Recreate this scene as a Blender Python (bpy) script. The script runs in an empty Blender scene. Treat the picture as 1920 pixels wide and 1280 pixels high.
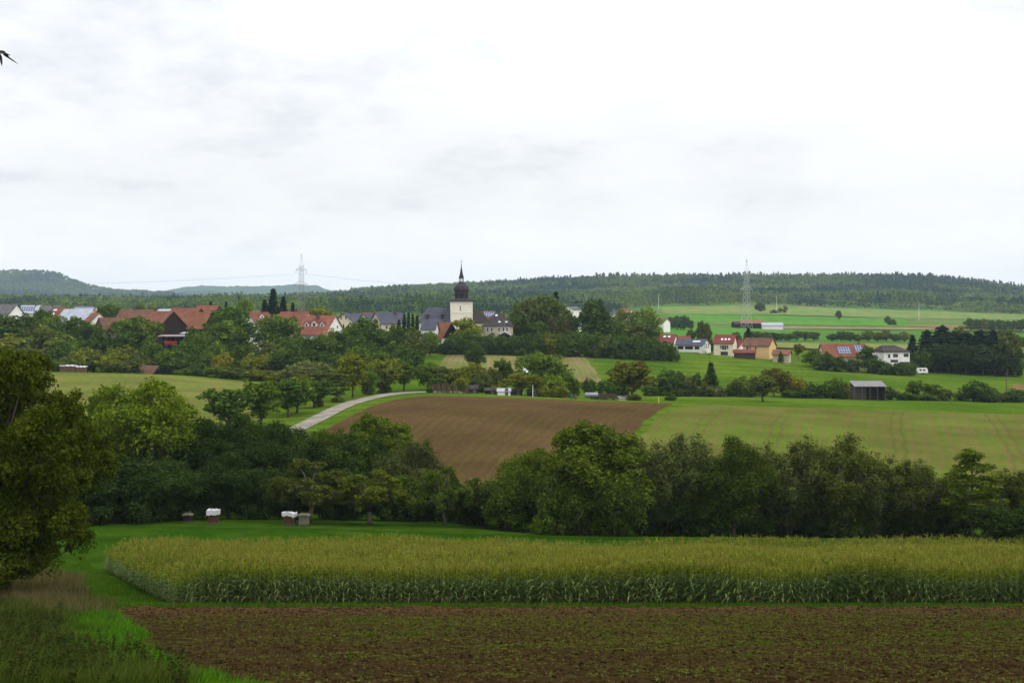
import bpy, math, random
import numpy as np
R = math.radians
scene = bpy.context.scene
COL = scene.collection
# ------------------------------------------------------------------ camera, world, sun, exposure
F, HY = 2400.0, 590.0            # focal length and eye-level row, in pixels of the 1920 px wide photograph
cd = bpy.data.cameras.new("camera")
cd.sensor_width = 36.0
cd.lens = 45.0
cd.shift_y = -(640.0 - HY) / 1920.0
cd.clip_start = 0.3
cd.clip_end = 40000
cam = bpy.data.objects.new("camera", cd)
COL.objects.link(cam)
cam.location = (0, 0, 0)
cam.rotation_euler = (R(90), 0, 0)
scene.camera = cam

SUN_EL, SUN_AZ = 48.0, 115.0     # azimuth measured clockwise from straight ahead
w = bpy.data.worlds.new("World")
scene.world = w
w.use_nodes = True
nt = w.node_tree
nt.nodes.clear()
def wn(t, **k):
    n = nt.nodes.new(t)
    for a, b in k.items(): setattr(n, a, b)
    return n
wout = wn("ShaderNodeOutputWorld"); wbg = wn("ShaderNodeBackground")
wsky = wn("ShaderNodeTexSky", sky_type='NISHITA', sun_disc=False)
wsky.sun_elevation = R(SUN_EL); wsky.sun_rotation = R(SUN_AZ)
wtc = wn("ShaderNodeTexCoord"); wsep = wn("ShaderNodeSeparateXYZ")
nt.links.new(wtc.outputs["Generated"], wsep.inputs[0])
wadd = wn("ShaderNodeMath", operation='ADD'); wadd.inputs[1].default_value = 0.30
wmx = wn("ShaderNodeMath", operation='MAXIMUM'); wmx.inputs[1].default_value = 0.02
nt.links.new(wsep.outputs[2], wmx.inputs[0]); nt.links.new(wmx.outputs[0], wadd.inputs[0])
wcmb = wn("ShaderNodeCombineXYZ")
for i in (0, 1):
    d = wn("ShaderNodeMath", operation='DIVIDE')
    nt.links.new(wsep.outputs[i], d.inputs[0]); nt.links.new(wadd.outputs[0], d.inputs[1])
    nt.links.new(d.outputs[0], wcmb.inputs[i])
wnz = wn("ShaderNodeTexNoise"); wnz.inputs["Scale"].default_value = 1.05
wnz.inputs["Detail"].default_value = 7; wnz.inputs["Roughness"].default_value = 0.52
wnz.inputs["Distortion"].default_value = 0.35
wmap = wn("ShaderNodeMapping"); wmap.inputs["Location"].default_value = (8.1, 4.4, 0.5)
nt.links.new(wcmb.outputs[0], wmap.inputs[0]); nt.links.new(wmap.outputs[0], wnz.inputs["Vector"])
wrp = wn("ShaderNodeValToRGB")
e = wrp.color_ramp.elements
e[0].position, e[0].color = 0.36, (6.9, 7.05, 7.4, 1)
e[1].position, e[1].color = 0.60, (9.35, 9.35, 9.35, 1)
m_ = wrp.color_ramp.elements.new(0.46); m_.color = (8.5, 8.53, 8.62, 1)
wn2 = wn("ShaderNodeTexNoise"); wn2.inputs["Scale"].default_value = 4.6; wn2.inputs["Detail"].default_value = 8; wn2.inputs["Roughness"].default_value = 0.6
nt.links.new(wmap.outputs[0], wn2.inputs["Vector"])
wsum = wn("ShaderNodeMath", operation='MULTIPLY_ADD'); wsum.inputs[1].default_value = 0.42
wsc = wn("ShaderNodeMath", operation='MULTIPLY'); wsc.inputs[1].default_value = 0.58
nt.links.new(wnz.outputs[0], wsc.inputs[0]); nt.links.new(wn2.outputs[0], wsum.inputs[0]); nt.links.new(wsc.outputs[0], wsum.inputs[2])
nt.links.new(wsum.outputs[0], wrp.inputs[0])
wmix = wn("ShaderNodeMix", data_type='RGBA'); wmix.inputs[0].default_value = 0.95
nt.links.new(wsky.outputs[0], wmix.inputs[6]); nt.links.new(wrp.outputs[0], wmix.inputs[7])
# an overcast sky is brightest overhead, and its cloud detail fades towards the horizon
wfade = wn("ShaderNodeMapRange"); nt.links.new(wsep.outputs[2], wfade.inputs[0])
for i_, v_ in ((1, 0.0), (2, 0.09), (3, 0.35), (4, 1.0)): wfade.inputs[i_].default_value = v_
wlow = wn("ShaderNodeMix", data_type='RGBA'); wlow.inputs[6].default_value = (14.4, 14.0, 13.5, 1)
nt.links.new(wfade.outputs[0], wlow.inputs[0]); nt.links.new(wmix.outputs[2], wlow.inputs[7])
wcie = wn("ShaderNodeMath", operation='MULTIPLY_ADD'); wcie.inputs[1].default_value = 1.5; wcie.inputs[2].default_value = 1.0
nt.links.new(wmx.outputs[0], wcie.inputs[0])
wmul = wn("ShaderNodeVectorMath", operation='SCALE')
nt.links.new(wlow.outputs[2], wmul.inputs[0]); nt.links.new(wcie.outputs[0], wmul.inputs["Scale"])
nt.links.new(wmul.outputs[0], wbg.inputs[0]); wbg.inputs[1].default_value = 0.10
nt.links.new(wbg.outputs[0], wout.inputs[0])

sl = bpy.data.lights.new("sun", 'SUN'); sl.energy = 1.5; sl.angle = R(14); sl.color = (1.0, 0.96, 0.9)
so = bpy.data.objects.new("sun", sl); COL.objects.link(so)
so.rotation_euler = (R(90 - SUN_EL), 0, R(180 - SUN_AZ))
vs = scene.view_settings
vs.view_transform = 'Standard'; vs.look = 'None'; vs.exposure = 0.0; vs.gamma = 1.0
vs.use_curve_mapping = False
cy = scene.cycles
cy.use_denoising = True
cy.max_bounces = 6; cy.diffuse_bounces = 3; cy.glossy_bounces = 2; cy.transmission_bounces = 3
cy.volume_bounces = 0; cy.use_adaptive_sampling = True; cy.adaptive_threshold = 0.02
cy.caustics_reflective = False; cy.caustics_refractive = False

# ------------------------------------------------------------------ helpers
rng = np.random.default_rng(7)
random.seed(5)
def X(px, D): return (px - 960.0) / F * D
def ZP(py, D): return (HY - py) / F * D

def link(o, parent=None):
    COL.objects.link(o)
    if parent is not None: o.parent = parent
    return o
def tag(o, label=None, cat=None, group=None, kind=None):
    if label: o["label"] = label
    if cat: o["category"] = cat
    if group: o["group"] = group
    if kind: o["kind"] = kind
    return o
def empty(name, loc, yaw=0.0):
    o = bpy.data.objects.new(name, None); o.empty_display_size = 0.5
    o.location = loc; o.rotation_euler = (0, 0, yaw)
    return link(o)
def np_mesh(name, V, Q, mats, mi=None, smooth=False, uv=None):
    V = np.asarray(V, dtype=np.float32); Q = np.asarray(Q, dtype=np.int32)
    me = bpy.data.meshes.new(name)
    k = Q.shape[1]; m = len(Q)
    me.vertices.add(len(V)); me.vertices.foreach_set("co", V.ravel())
    me.loops.add(m * k); me.loops.foreach_set("vertex_index", Q.ravel())
    me.polygons.add(m)
    me.polygons.foreach_set("loop_start", np.arange(0, m * k, k, dtype=np.int32))
    me.polygons.foreach_set("loop_total", np.full(m, k, dtype=np.int32))
    if mi is not None: me.polygons.foreach_set("material_index", np.asarray(mi, dtype=np.int32))
    me.polygons.foreach_set("use_smooth", np.full(m, smooth, dtype=bool))
    if uv is not None:
        l = me.uv_layers.new(name="UVMap")
        l.data.foreach_set("uv", np.asarray(uv, dtype=np.float32)[Q.ravel()].ravel())
    for x in mats: me.materials.append(x)
    me.update(calc_edges=True)
    return me
def obj(name, me, parent=None):
    return link(bpy.data.objects.new(name, me), parent)

class MB:
    """collects faces for one mesh"""
    def __init__(s): s.v = []; s.f = []; s.m = []
    def face(s, pts, m=0):
        b = len(s.v); s.v += [tuple(p) for p in pts]; s.f.append(tuple(range(b, b + len(pts)))); s.m.append(m)
    def hexa(s, p, m=0):
        b = len(s.v); s.v += [tuple(q) for q in p]
        for f in ((3,2,1,0),(4,5,6,7),(0,1,5,4),(1,2,6,5),(2,3,7,6),(3,0,4,7)):
            s.f.append(tuple(b + i for i in f)); s.m.append(m)
    def box(s, x0, x1, y0, y1, z0, z1, m=0):
        s.hexa([(x0,y0,z0),(x1,y0,z0),(x1,y1,z0),(x0,y1,z0),(x0,y0,z1),(x1,y0,z1),(x1,y1,z1),(x0,y1,z1)], m)
    def tube(s, pts, rad, n=6, m=0):
        pts = [np.array(p, float) for p in pts]
        if not hasattr(rad, '__len__'): rad = [rad] * len(pts)
        b = len(s.v)
        for i, p in enumerate(pts):
            t = pts[min(i + 1, len(pts) - 1)] - pts[max(i - 1, 0)]
            t /= (np.linalg.norm(t) + 1e-9)
            a = np.cross(t, (0.31, 0.95, 0.07)); 
            if np.linalg.norm(a) < 0.1: a = np.cross(t, (1, 0, 0))
            a /= np.linalg.norm(a); c = np.cross(t, a)
            for k in range(n):
                an = 2 * math.pi * k / n
                s.v.append(tuple(p + (a * math.cos(an) + c * math.sin(an)) * rad[i]))
        for i in range(len(pts) - 1):
            for k in range(n):
                s.f.append((b+i*n+k, b+i*n+(k+1)%n, b+(i+1)*n+(k+1)%n, b+(i+1)*n+k)); s.m.append(m)
        s.f.append(tuple(b + k for k in range(n))[::-1]); s.m.append(m)
        s.f.append(tuple(b + (len(pts)-1)*n + k for k in range(n))); s.m.append(m)
    def lathe(s, prof, n=8, m=0, rot=0.0, cx=0.0, cy_=0.0):
        b = len(s.v)
        for r, z in prof:
            for k in range(n):
                a = 2 * math.pi * (k + 0.5) / n + rot
                s.v.append((cx + r * math.cos(a), cy_ + r * math.sin(a), z))
        for i in range(len(prof) - 1):
            for k in range(n):
                s.f.append((b+i*n+k, b+i*n+(k+1)%n, b+(i+1)*n+(k+1)%n, b+(i+1)*n+k)); s.m.append(m)
        s.f.append(tuple(b + k for k in range(n))[::-1]); s.m.append(m)
        s.f.append(tuple(b + (len(prof)-1)*n + k for k in range(n))); s.m.append(m)
    def mesh(s, name, mats, smooth=False):
        me = bpy.data.meshes.new(name); me.from_pydata(s.v, [], s.f)
        for x in mats: me.materials.append(x)
        me.polygons.foreach_set("material_index", s.m)
        if smooth: me.polygons.foreach_set("use_smooth", [True] * len(s.f))
        me.update()
        return me
    def build(s, name, mats, parent=None, smooth=False):
        if not isinstance(mats, (list, tuple)): mats = [mats]
        return obj(name, s.mesh(name, mats, smooth), parent)

def _hash(ix, iy, seed):
    h = (ix.astype(np.int64) * 374761393 + iy.astype(np.int64) * 668265263 + seed * 1442695041) & 0x7fffffff
    h = ((h ^ (h >> 13)) * 1274126177) & 0x7fffffff
    return ((h ^ (h >> 16)) & 0xffff) / 65535.0
def vnoise(x, y, seed=0):
    x = np.asarray(x, float); y = np.asarray(y, float)
    ix = np.floor(x); iy = np.floor(y); fx = x - ix; fy = y - iy
    fx = fx*fx*(3-2*fx); fy = fy*fy*(3-2*fy)
    a = _hash(ix, iy, seed); b = _hash(ix+1, iy, seed); c = _hash(ix, iy+1, seed); d = _hash(ix+1, iy+1, seed)
    return (a*(1-fx)+b*fx)*(1-fy) + (c*(1-fx)+d*fx)*fy - 0.5

# ------------------------------------------------------------------ materials
class NT:
    def __init__(s, name):
        s.m = bpy.data.materials.new(name); s.m.use_nodes = True
        s.t = s.m.node_tree; s.t.nodes.clear()
        s.out = s.n("ShaderNodeOutputMaterial")
    def n(s, t, **k):
        x = s.t.nodes.new(t)
        for a, b in k.items(): setattr(x, a, b)
        return x
    def l(s, a, b): s.t.links.new(a, b)
    def noise(s, vec, scale, detail=4, rough=0.55, dist=0.0):
        x = s.n("ShaderNodeTexNoise"); x.inputs["Scale"].default_value = scale; x.inputs["Detail"].default_value = detail
        x.inputs["Roughness"].default_value = rough; x.inputs["Distortion"].default_value = dist
        if vec is not None: s.l(vec, x.inputs["Vector"])
        return x.outputs[0]
    def remap(s, v, a, b, c=0.0, d=1.0):
        x = s.n("ShaderNodeMapRange"); s.l(v, x.inputs[0])
        for i, q in enumerate((a, b, c, d)): x.inputs[i + 1].default_value = q
        return x.outputs[0]
    def mix(s, fac, a, b, mode='MIX'):
        x = s.n("ShaderNodeMix", data_type='RGBA', blend_type=mode)
        for i, q in ((0, fac), (6, a), (7, b)):
            if hasattr(q, 'is_linked'): s.l(q, x.inputs[i])
            elif i == 0: x.inputs[0].default_value = q
            else: x.inputs[i].default_value = (*q, 1) if len(q) == 3 else q
        return x.outputs[2]
    def math(s, op, a, b=None):
        x = s.n("ShaderNodeMath", operation=op)
        for i, q in ((0, a), (1, b)):
            if q is None: continue
            if hasattr(q, 'is_linked'): s.l(q, x.inputs[i])
            else: x.inputs[i].default_value = q
        return x.outputs[0]
    def bump(s, h, strength, dist):
        x = s.n("ShaderNodeBump"); x.inputs["Strength"].default_value = strength; x.inputs["Distance"].default_value = dist
        s.l(h, x.inputs["Height"]); return x.outputs[0]
    def finish(s, color, rough=0.9, spec=0.15, normal=None, metallic=0.0):
        p = s.n("ShaderNodeBsdfPrincipled")
        if hasattr(color, 'is_linked'): s.l(color, p.inputs["Base Color"])
        else: p.inputs["Base Color"].default_value = (*color, 1)
        p.inputs["Roughness"].default_value = rough; p.inputs["Specular IOR Level"].default_value = spec
        p.inputs["Metallic"].default_value = metallic
        if normal is not None: s.l(normal, p.inputs["Normal"])
        s.l(p.outputs[0], s.out.inputs[0]); return s.m
    def obj(s): return s.n("ShaderNodeTexCoord").outputs["Object"]
    def uv(s): return s.n("ShaderNodeTexCoord").outputs["UV"]
_MC = {}
def mat(name, c1, c2=None, scale=1.0, rough=0.85, spec=0.2, bump=0.0, detail=5, metallic=0.0, lo=0.35, hi=0.65):
    if name in _MC: return _MC[name]
    t = NT(name); o = t.obj()
    nz = t.noise(o, scale, detail)
    if c2 is None: c2 = tuple(x * 0.75 for x in c1)
    c = t.mix(t.remap(nz, lo, hi), c1, c2)
    nm = t.bump(nz, bump, 0.1) if bump else None
    _MC[name] = t.finish(c, rough, spec, nm, metallic)
    return _MC[name]
def leaf_mat(name, c, c2=None, var=0.45, noise_scale=0.35, trans=0.25, spec=0.0, tint_scale=None, tint=None):
    """foliage: colour changes leaf by leaf and clump by clump, and some light passes through"""
    if name in _MC: return _MC[name]
    t = NT(name)
    if c2 is None: c2 = (c[0] * 1.35, c[1] * 1.2, c[2] * 0.9)
    ri = t.n("ShaderNodeNewGeometry").outputs["Random Per Island"]
    geo = t.n("ShaderNodeNewGeometry").outputs["Position"]
    nz = t.noise(geo, noise_scale, 3)
    base = t.mix(t.remap(nz, 0.3, 0.7), c, c2)
    if tint is not None:
        base = t.mix(t.remap(t.noise(geo, tint_scale, 4), 0.47, 0.55), base, tint)
    k = t.remap(ri, 0, 1, 1 - var, 1 + var)
    rr = t.n("ShaderNodeObjectInfo").outputs["Random"]
    k = t.math('MULTIPLY', k, t.remap(rr, 0, 1, 0.85, 1.15))
    kc = t.n("ShaderNodeCombineXYZ")
    for i in range(3): t.l(k, kc.inputs[i])
    col = t.mix(1.0, base, kc.outputs[0], 'MULTIPLY')
    d = t.n("ShaderNodeBsdfPrincipled"); t.l(col, d.inputs["Base Color"])
    d.inputs["Roughness"].default_value = 0.6; d.inputs["Specular IOR Level"].default_value = spec
    tr = t.n("ShaderNodeBsdfTranslucent"); t.l(t.mix(1.0, col, (1.15, 1.1, 0.6), 'MULTIPLY'), tr.inputs[0])
    ms = t.n("ShaderNodeMixShader"); ms.inputs[0].default_value = trans
    t.l(d.outputs[0], ms.inputs[1]); t.l(tr.outputs[0], ms.inputs[2]); t.l(ms.outputs[0], t.out.inputs[0])
    _MC[name] = t.m
    return t.m
# ------------------------------------------------------------------ terrain
NEAR = [(-400, 70.0), (-150, 20.0), (-40, 4.0), (0, -1.6), (12, -4.2), (32, -9.2), (70, -16.04), (92, -19.3)]
TAB = {
 -300: [(115,1050),(130,990),(145,960),(160,950),(190,890),(240,770),(300,715),(340,700),(380,692),(420,690),(480,655),(520,630),(600,610),(800,605),(1100,600),(1500,590),(2000,580),(2600,580),(3500,578),(4500,600)],
 0: [(115,1050),(130,998),(145,972),(160,965),(190,900),(240,785),(300,728),(340,708),(380,697),(420,694),(480,655),(520,632),(600,612),(800,605),(1100,600),(1500,590),(2000,580),(2600,578),(3500,576),(4500,600)],
 300: [(115,1050),(130,998),(145,975),(160,963),(190,890),(228,818),(255,778),(300,735),(340,717),(380,703),(420,700),(480,660),(520,640),(600,616),(800,605),(1100,600),(1500,590),(2000,580),(2600,576),(3500,573),(4500,595)],
 500: [(115,1050),(130,998),(145,976),(160,963),(190,880),(228,820),(255,790),(280,765),(300,750),(320,740),(350,727),(390,714),(420,705),(480,665),(520,645),(600,622),(800,606),(1100,600),(1500,590),(2000,580),(2600,574),(3500,568),(4500,590)],
 800: [(115,1050),(130,1005),(145,980),(160,965),(190,885),(228,812),(255,775),(280,752),(300,742),(320,735),(350,725),(390,712),(440,690),(505,657),(540,648),(600,632),(800,612),(1100,602),(1500,588),(2000,578),(2600,565),(3500,546),(4500,580)],
 1100: [(115,1064),(130,1012),(145,1000),(160,975),(190,888),(228,826),(255,792),(280,767),(305,750),(340,745),(380,738),(440,705),(505,661),(600,642),(800,628),(1100,608),(1500,592),(2000,577),(2600,556),(3500,535),(4500,570)],
 1400: [(115,1066),(130,1015),(145,1005),(160,985),(190,895),(228,836),(255,803),(280,778),(305,761),(340,750),(380,741),(440,715),(530,668),(600,655),(800,642),(1100,615),(1500,594),(2000,572),(2600,552),(3500,530),(4500,565)],
 1700: [(115,1068),(130,1018),(145,1008),(160,990),(190,905),(228,848),(255,814),(280,789),(310,769),(345,756),(385,746),(440,722),(530,688),(600,665),(800,646),(1100,618),(1500,600),(2000,580),(2600,556),(3500,530),(4500,560)],
 1950: [(115,1068),(130,1020),(145,1010),(160,995),(190,915),(228,858),(255,824),(280,796),(310,777),(345,763),(390,751),(450,728),(535,699),(600,672),(800,648),(1100,620),(1500,603),(2000,587),(2600,566),(3500,550),(4500,570)],
}
TAB[2400] = TAB[1950]
def pchip(x, y, xq):
    x = np.asarray(x, float); y = np.asarray(y, float)
    h = np.diff(x); d = np.diff(y) / h
    m = np.zeros_like(y)
    for i in range(1, len(x) - 1):
        if d[i-1] * d[i] > 0:
            w1 = 2*h[i] + h[i-1]; w2 = h[i] + 2*h[i-1]
            m[i] = (w1 + w2) / (w1 / d[i-1] + w2 / d[i])
    m[0] = d[0]; m[-1] = d[-1]
    i = np.clip(np.searchsorted(x, xq) - 1, 0, len(x) - 2)
    t = np.clip((xq - x[i]) / h[i], 0, 1)
    t2 = t*t; t3 = t2*t
    return (2*t3-3*t2+1)*y[i] + (t3-2*t2+t)*h[i]*m[i] + (-2*t3+3*t2)*y[i+1] + (t3-t2)*h[i]*m[i+1]
DG = np.concatenate([np.arange(-400,0,20), np.arange(0,12,2), np.arange(12,150,1.5), np.arange(150,600,3), np.arange(600,1500,12),
                     np.arange(1500,5000,50), np.arange(5000,12001,250)]).astype(float)
PG = np.arange(-300, 2401, 20.0)
_cols = sorted(TAB)
_zc = []
for c in _cols:
    pts = NEAR + [(D, ZP(py, D)) for D, py in TAB[c]] + [(6500, -9.0), (12001, -16.0)]
    _zc.append(pchip([p[0] for p in pts], [p[1] for p in pts], DG))
_zc = np.array(_zc)
ZG = np.array([pchip(_cols, _zc[:, j], PG) for j in range(len(DG))])    # rows D, columns px
def T(x, D):
    """height of the ground under the point (x, D)"""
    x = np.asarray(x, float); D = np.asarray(D, float)
    px = 960 + x / np.maximum(D, 1.0) * F
    fx = np.clip((px - PG[0]) / 20.0, 0, len(PG) - 1.001)
    ix = fx.astype(int); fx = fx - ix
    iy = np.clip(np.searchsorted(DG, D, side='right') - 1, 0, len(DG) - 2)
    fy = np.clip((D - DG[iy]) / (DG[iy+1] - DG[iy]), 0, 1)
    z = (ZG[iy, ix]*(1-fx) + ZG[iy, ix+1]*fx)*(1-fy) + (ZG[iy+1, ix]*(1-fx) + ZG[iy+1, ix+1]*fx)*fy
    return z
def G(px, D):
    x = X(px, D); return (x, float(D), float(T(x, D)))

# ground materials
def grass_mat(name, c1, c2, s1=0.05, s2=1.2, rowfreq=0.0):
    t = NT(name); o = t.obj()
    big = t.remap(t.noise(o, s1, 4), 0.35, 0.65)
    fine = t.remap(t.noise(o, s2, 6, 0.65), 0.3, 0.7, 0.72, 1.25)
    c = t.mix(big, c1, c2)
    if rowfreq:
        sp = t.n("ShaderNodeSeparateXYZ"); t.l(o, sp.inputs[0])
        wob = t.noise(o, 0.02, 2)
        ph = t.math('ADD', t.math('MULTIPLY', sp.outputs[1], rowfreq), t.math('MULTIPLY', wob, 8.0))
        st = t.remap(t.math('SINE', ph), 0.75, 1.0, 1.0, 0.74)
        fine = t.math('MULTIPLY', fine, st)
    k = t.n("ShaderNodeCombineXYZ")
    for i in range(3): t.l(fine, k.inputs[i])
    c = t.mix(1.0, c, k.outputs[0], 'MULTIPLY')
    return t.finish(c, 0.9, 0.0, t.bump(t.noise(o, s2 * 2, 5, 0.7), 0.6, 0.15))
def row_mat(name, soil, green, amount, freq, line=0.35, patch_scale=0.03, tram=None, wob=1.2, lowgreen=None):
    """a drilled or ploughed field: thin rows along v, patches where the green is thicker, wheel tracks"""
    t = NT(name); uv = t.uv(); o = t.obj()
    sp = t.n("ShaderNodeSeparateXYZ"); t.l(uv, sp.inputs[0])
    u = t.math('ADD', sp.outputs[0], t.math('MULTIPLY', t.noise(o, 0.12, 3), wob))
    s = t.math('SINE', t.math('MULTIPLY', u, freq))
    s2 = t.math('SINE', t.math('MULTIPLY', u, freq * 0.31))
    pat = t.noise(o, patch_scale, 5, 0.6)
    damp = t.remap(t.noise(o, 0.045, 4, 0.6), 0.35, 0.65, 0.80, 1.15)
    fine = t.noise(o, 1.6, 6, 0.7)
    stre = t.n("ShaderNodeMapping"); stre.inputs["Scale"].default_value = (1.0, 0.04, 1.0); t.l(uv, stre.inputs[0])
    strk = t.noise(stre.outputs[0], 0.55, 4, 0.6)
    f = t.math('ADD', t.math('MULTIPLY', t.math('SUBTRACT', pat, 0.5), 1.6), amount)
    f = t.math('ADD', f, t.math('MULTIPLY', t.math('SUBTRACT', strk, 0.5), 1.3))
    f = t.math('ADD', f, t.math('MULTIPLY', t.math('SUBTRACT', fine, 0.5), 1.2))
    f = t.math('ADD', f, t.math('MULTIPLY', s, line))
    f = t.math('ADD', f, t.math('MULTIPLY', s2, line * 0.35))
    if lowgreen:
        g = t.remap(sp.outputs[1], lowgreen[0], lowgreen[1], lowgreen[2], 0.0)
        f = t.math('ADD', f, g)
    c = t.mix(t.remap(f, 0, 1), soil, green)
    if tram:
        for uc in tram:
            d = t.math('ABSOLUTE', t.math('SUBTRACT', u, uc))
            k = t.remap(d, 0.15, 0.5, 0.5, 0.0)
            c = t.mix(t.math('MULTIPLY', k, t.remap(fine, 0.3, 0.6)), c, tuple(x * 0.6 for x in soil))
    kf = t.math('MULTIPLY', t.remap(fine, 0.25, 0.75, 0.7, 1.3), damp)
    k = t.n("ShaderNodeCombineXYZ")
    for i in range(3): t.l(kf, k.inputs[i])
    c = t.mix(1.0, c, k.outputs[0], 'MULTIPLY')
    h = t.math('ADD', t.math('MULTIPLY', s, 0.5), fine)
    return t.finish(c, 0.95, 0.0, t.bump(h, 0.7, 0.15))

GR_MID = grass_mat("bright_grass", (0.034, 0.125, 0.006), (0.052, 0.155, 0.010), 0.03, 1.0, 0.9)
def base_ground():
    t = NT("grassland"); o = t.obj()
    sp = t.n("ShaderNodeSeparateXYZ"); t.l(o, sp.inputs[0])
    big = t.remap(t.noise(o, 0.03, 4), 0.35, 0.65)
    c = t.mix(big, (0.046, 0.094, 0.006), (0.084, 0.134, 0.012))
    lowm = t.mix(t.remap(t.noise(o, 0.12, 5, 0.65), 0.35, 0.65), (0.013, 0.046, 0.002), (0.034, 0.068, 0.004))  # near meadow painted darker, standing in for cloud shade over the foreground
    c = t.mix(t.remap(sp.outputs[1], 130, 200), lowm, c)
    cell = t.n("ShaderNodeTexVoronoi"); cell.inputs["Scale"].default_value = 0.0045
    t.l(o, cell.inputs["Vector"])
    sc = t.n("ShaderNodeSeparateColor"); t.l(cell.outputs["Color"], sc.inputs[0])
    far = t.mix(sc.outputs[0], (0.05, 0.15, 0.015), (0.13, 0.15, 0.05))
    c = t.mix(t.remap(sp.outputs[1], 620, 680), c, far)
    st = t.math('SINE', t.math('ADD', t.math('MULTIPLY', sp.outputs[1], 0.62), t.math('MULTIPLY', t.noise(o, 0.012, 3), 14.0)))
    fine = t.math('MULTIPLY', t.remap(t.noise(o, 0.5, 8, 0.75), 0.3, 0.7, 0.62, 1.36), t.remap(st, 0.3, 1.0, 1.0, 0.74))
    k = t.n("ShaderNodeCombineXYZ")
    for i in range(3): t.l(fine, k.inputs[i])
    c = t.mix(1.0, c, k.outputs[0], 'MULTIPLY')
    return t.finish(c, 0.95, 0.0, t.bump(t.noise(o, 2.2, 5, 0.7), 0.6, 0.15))
def build_ground():
    PX = np.arange(-1500, 3501, 20.0)
    k = np.maximum(DG, 80.0)
    xs = (PX[None, :] - 960) / F * k[:, None]
    ds = np.repeat(DG[:, None], len(PX), 1)
    zs = T(xs, ds)
    zs += np.where(ds < 68, vnoise(xs / 2.5, ds / 2.5, 3) * 0.25, 0) + np.where(ds > 600, vnoise(xs/60, ds/60, 8) * 1.5, 0)
    V = np.stack([xs, ds, zs], -1).reshape(-1, 3)
    nr, nc = xs.shape
    i = np.arange(nr * nc).reshape(nr, nc)
    Q = np.stack([i[:-1,:-1], i[:-1,1:], i[1:,1:], i[1:,:-1]], -1).reshape(-1, 4)
    o = obj("ground", np_mesh("ground", V, Q, [base_ground()], smooth=True))
    return tag(o, kind="structure")
build_ground()

def patch(name, rows, m, off=0.06, step=3.0, nx=60, disp=None):
    """a sheet lying on the ground; rows are (D left, px left, D right, px right) from near to far"""
    rows = [r if len(r) == 4 else (r[0], r[1], r[0], r[2]) for r in rows]
    a = np.array(rows, float)
    L = np.concatenate([[0], np.cumsum(np.abs(np.diff((a[:,0] + a[:,2]) / 2)))])
    n = max(2, int(L[-1] / step) + 1)
    tq = np.linspace(0, L[-1], n)
    c = [pchip(L, a[:, j], tq) if len(a) > 2 else np.interp(tq, L, a[:, j]) for j in range(4)]
    s = np.linspace(0, 1, nx)[None, :]
    sd = len(name) * 7
    ja = 0.9 if c[0].max() < 700 and name not in ('road',) else 0.0    # field margins are never ruled lines
    xl = (X(c[1], c[0]) + (vnoise(c[0]/5, c[0]*0, sd) + vnoise(c[0]/1.7, c[0]*0, sd+1)*0.6)*ja)[:, None]; xr = (X(c[3], c[2]) + (vnoise(c[2]/5, c[2]*0, sd+2) + vnoise(c[2]/1.7, c[2]*0, sd+3)*0.6)*ja)[:, None]
    x = xl*(1-s) + xr*s
    D = c[0][:, None]*(1-s) + c[2][:, None]*s
    D = D + (vnoise(x/6, x*0, sd+4) + vnoise(x/2, x*0, sd+5)*0.6) * ja * np.maximum(0, 2*np.abs(np.linspace(0,1,n)[:, None]-0.5)*4-3)*(1.0 if name != 'crop_field' else 0.5)
    z = T(x, D) + off
    if disp is not None: z = z + disp(x, D)
    wid = float(np.mean(xr - xl))
    U = s * wid + 0 * x; Vv = tq[:, None] + 0 * x
    V = np.stack([x, D, z], -1).reshape(-1, 3); uv = np.stack([U, Vv], -1).reshape(-1, 2)
    i = np.arange(n * nx).reshape(n, nx)
    Q = np.stack([i[:-1,:-1], i[:-1,1:], i[1:,1:], i[1:,:-1]], -1).reshape(-1, 4)
    o = obj(name, np_mesh(name, V, Q, [m], smooth=True, uv=uv))
    return tag(o, kind="structure")

# fields
patch("ploughed_field", [(172,440,172,1075),(190,480,190,1118),(228,592,228,1176),(255,655,255,1204),(280,722,280,1232),(299,792,303,1262)],
      row_mat("ploughed_soil", (0.071,0.044,0.020), (0.074,0.068,0.014), 0.06, 3.3, 0.26, 0.03, lowgreen=(8, 45, 0.55)), 0.08, 1.5, 90)
patch("stubble_field", [(172,1082,172,2330),(190,1128,190,2310),(228,1190,228,2270),(255,1220,255,2225),(280,1250,282,2180),(304,1300,312,2130)],
      row_mat("young_crop_soil", (0.118,0.090,0.032), (0.078,0.112,0.015), 0.62, 2.6, 0.20, 0.022, wob=0.5, tram=(9.2,11.0,23.5,25.4,46.6,48.6,67.5,69.6), lowgreen=(8, 45, 0.45)), 0.08, 1.5, 110)
patch("meadow_field", [(186,-300,186,330),(215,-300,215,400),(240,-300,240,450),(270,-300,270,505),(300,-300,300,552),(340,-300,340,592),(374,-300,380,560)],
      row_mat("mown_meadow", (0.135,0.122,0.040), (0.098,0.130,0.022), 0.55, 2.6, 0.28, 0.02, wob=1.5), 0.08, 2.5, 80)
patch("reaped_field", [(424,812,420,1128),(440,818,438,1124),(470,832,470,1108),(498,845,502,1092)],
      row_mat("reaped_soil", (0.190,0.135,0.070), (0.085,0.130,0.022), 0.40, 3.1, 0.15, 0.03), 0.10, 3, 60)
patch("brown_field", [(395,1890,395,2250),(430,1893,430,2250),(470,1898,470,2250)], row_mat("brown_soil", (0.16,0.085,0.04), (0.10,0.10,0.03), 0.2, 1.6), 0.1, 4, 30)
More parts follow.
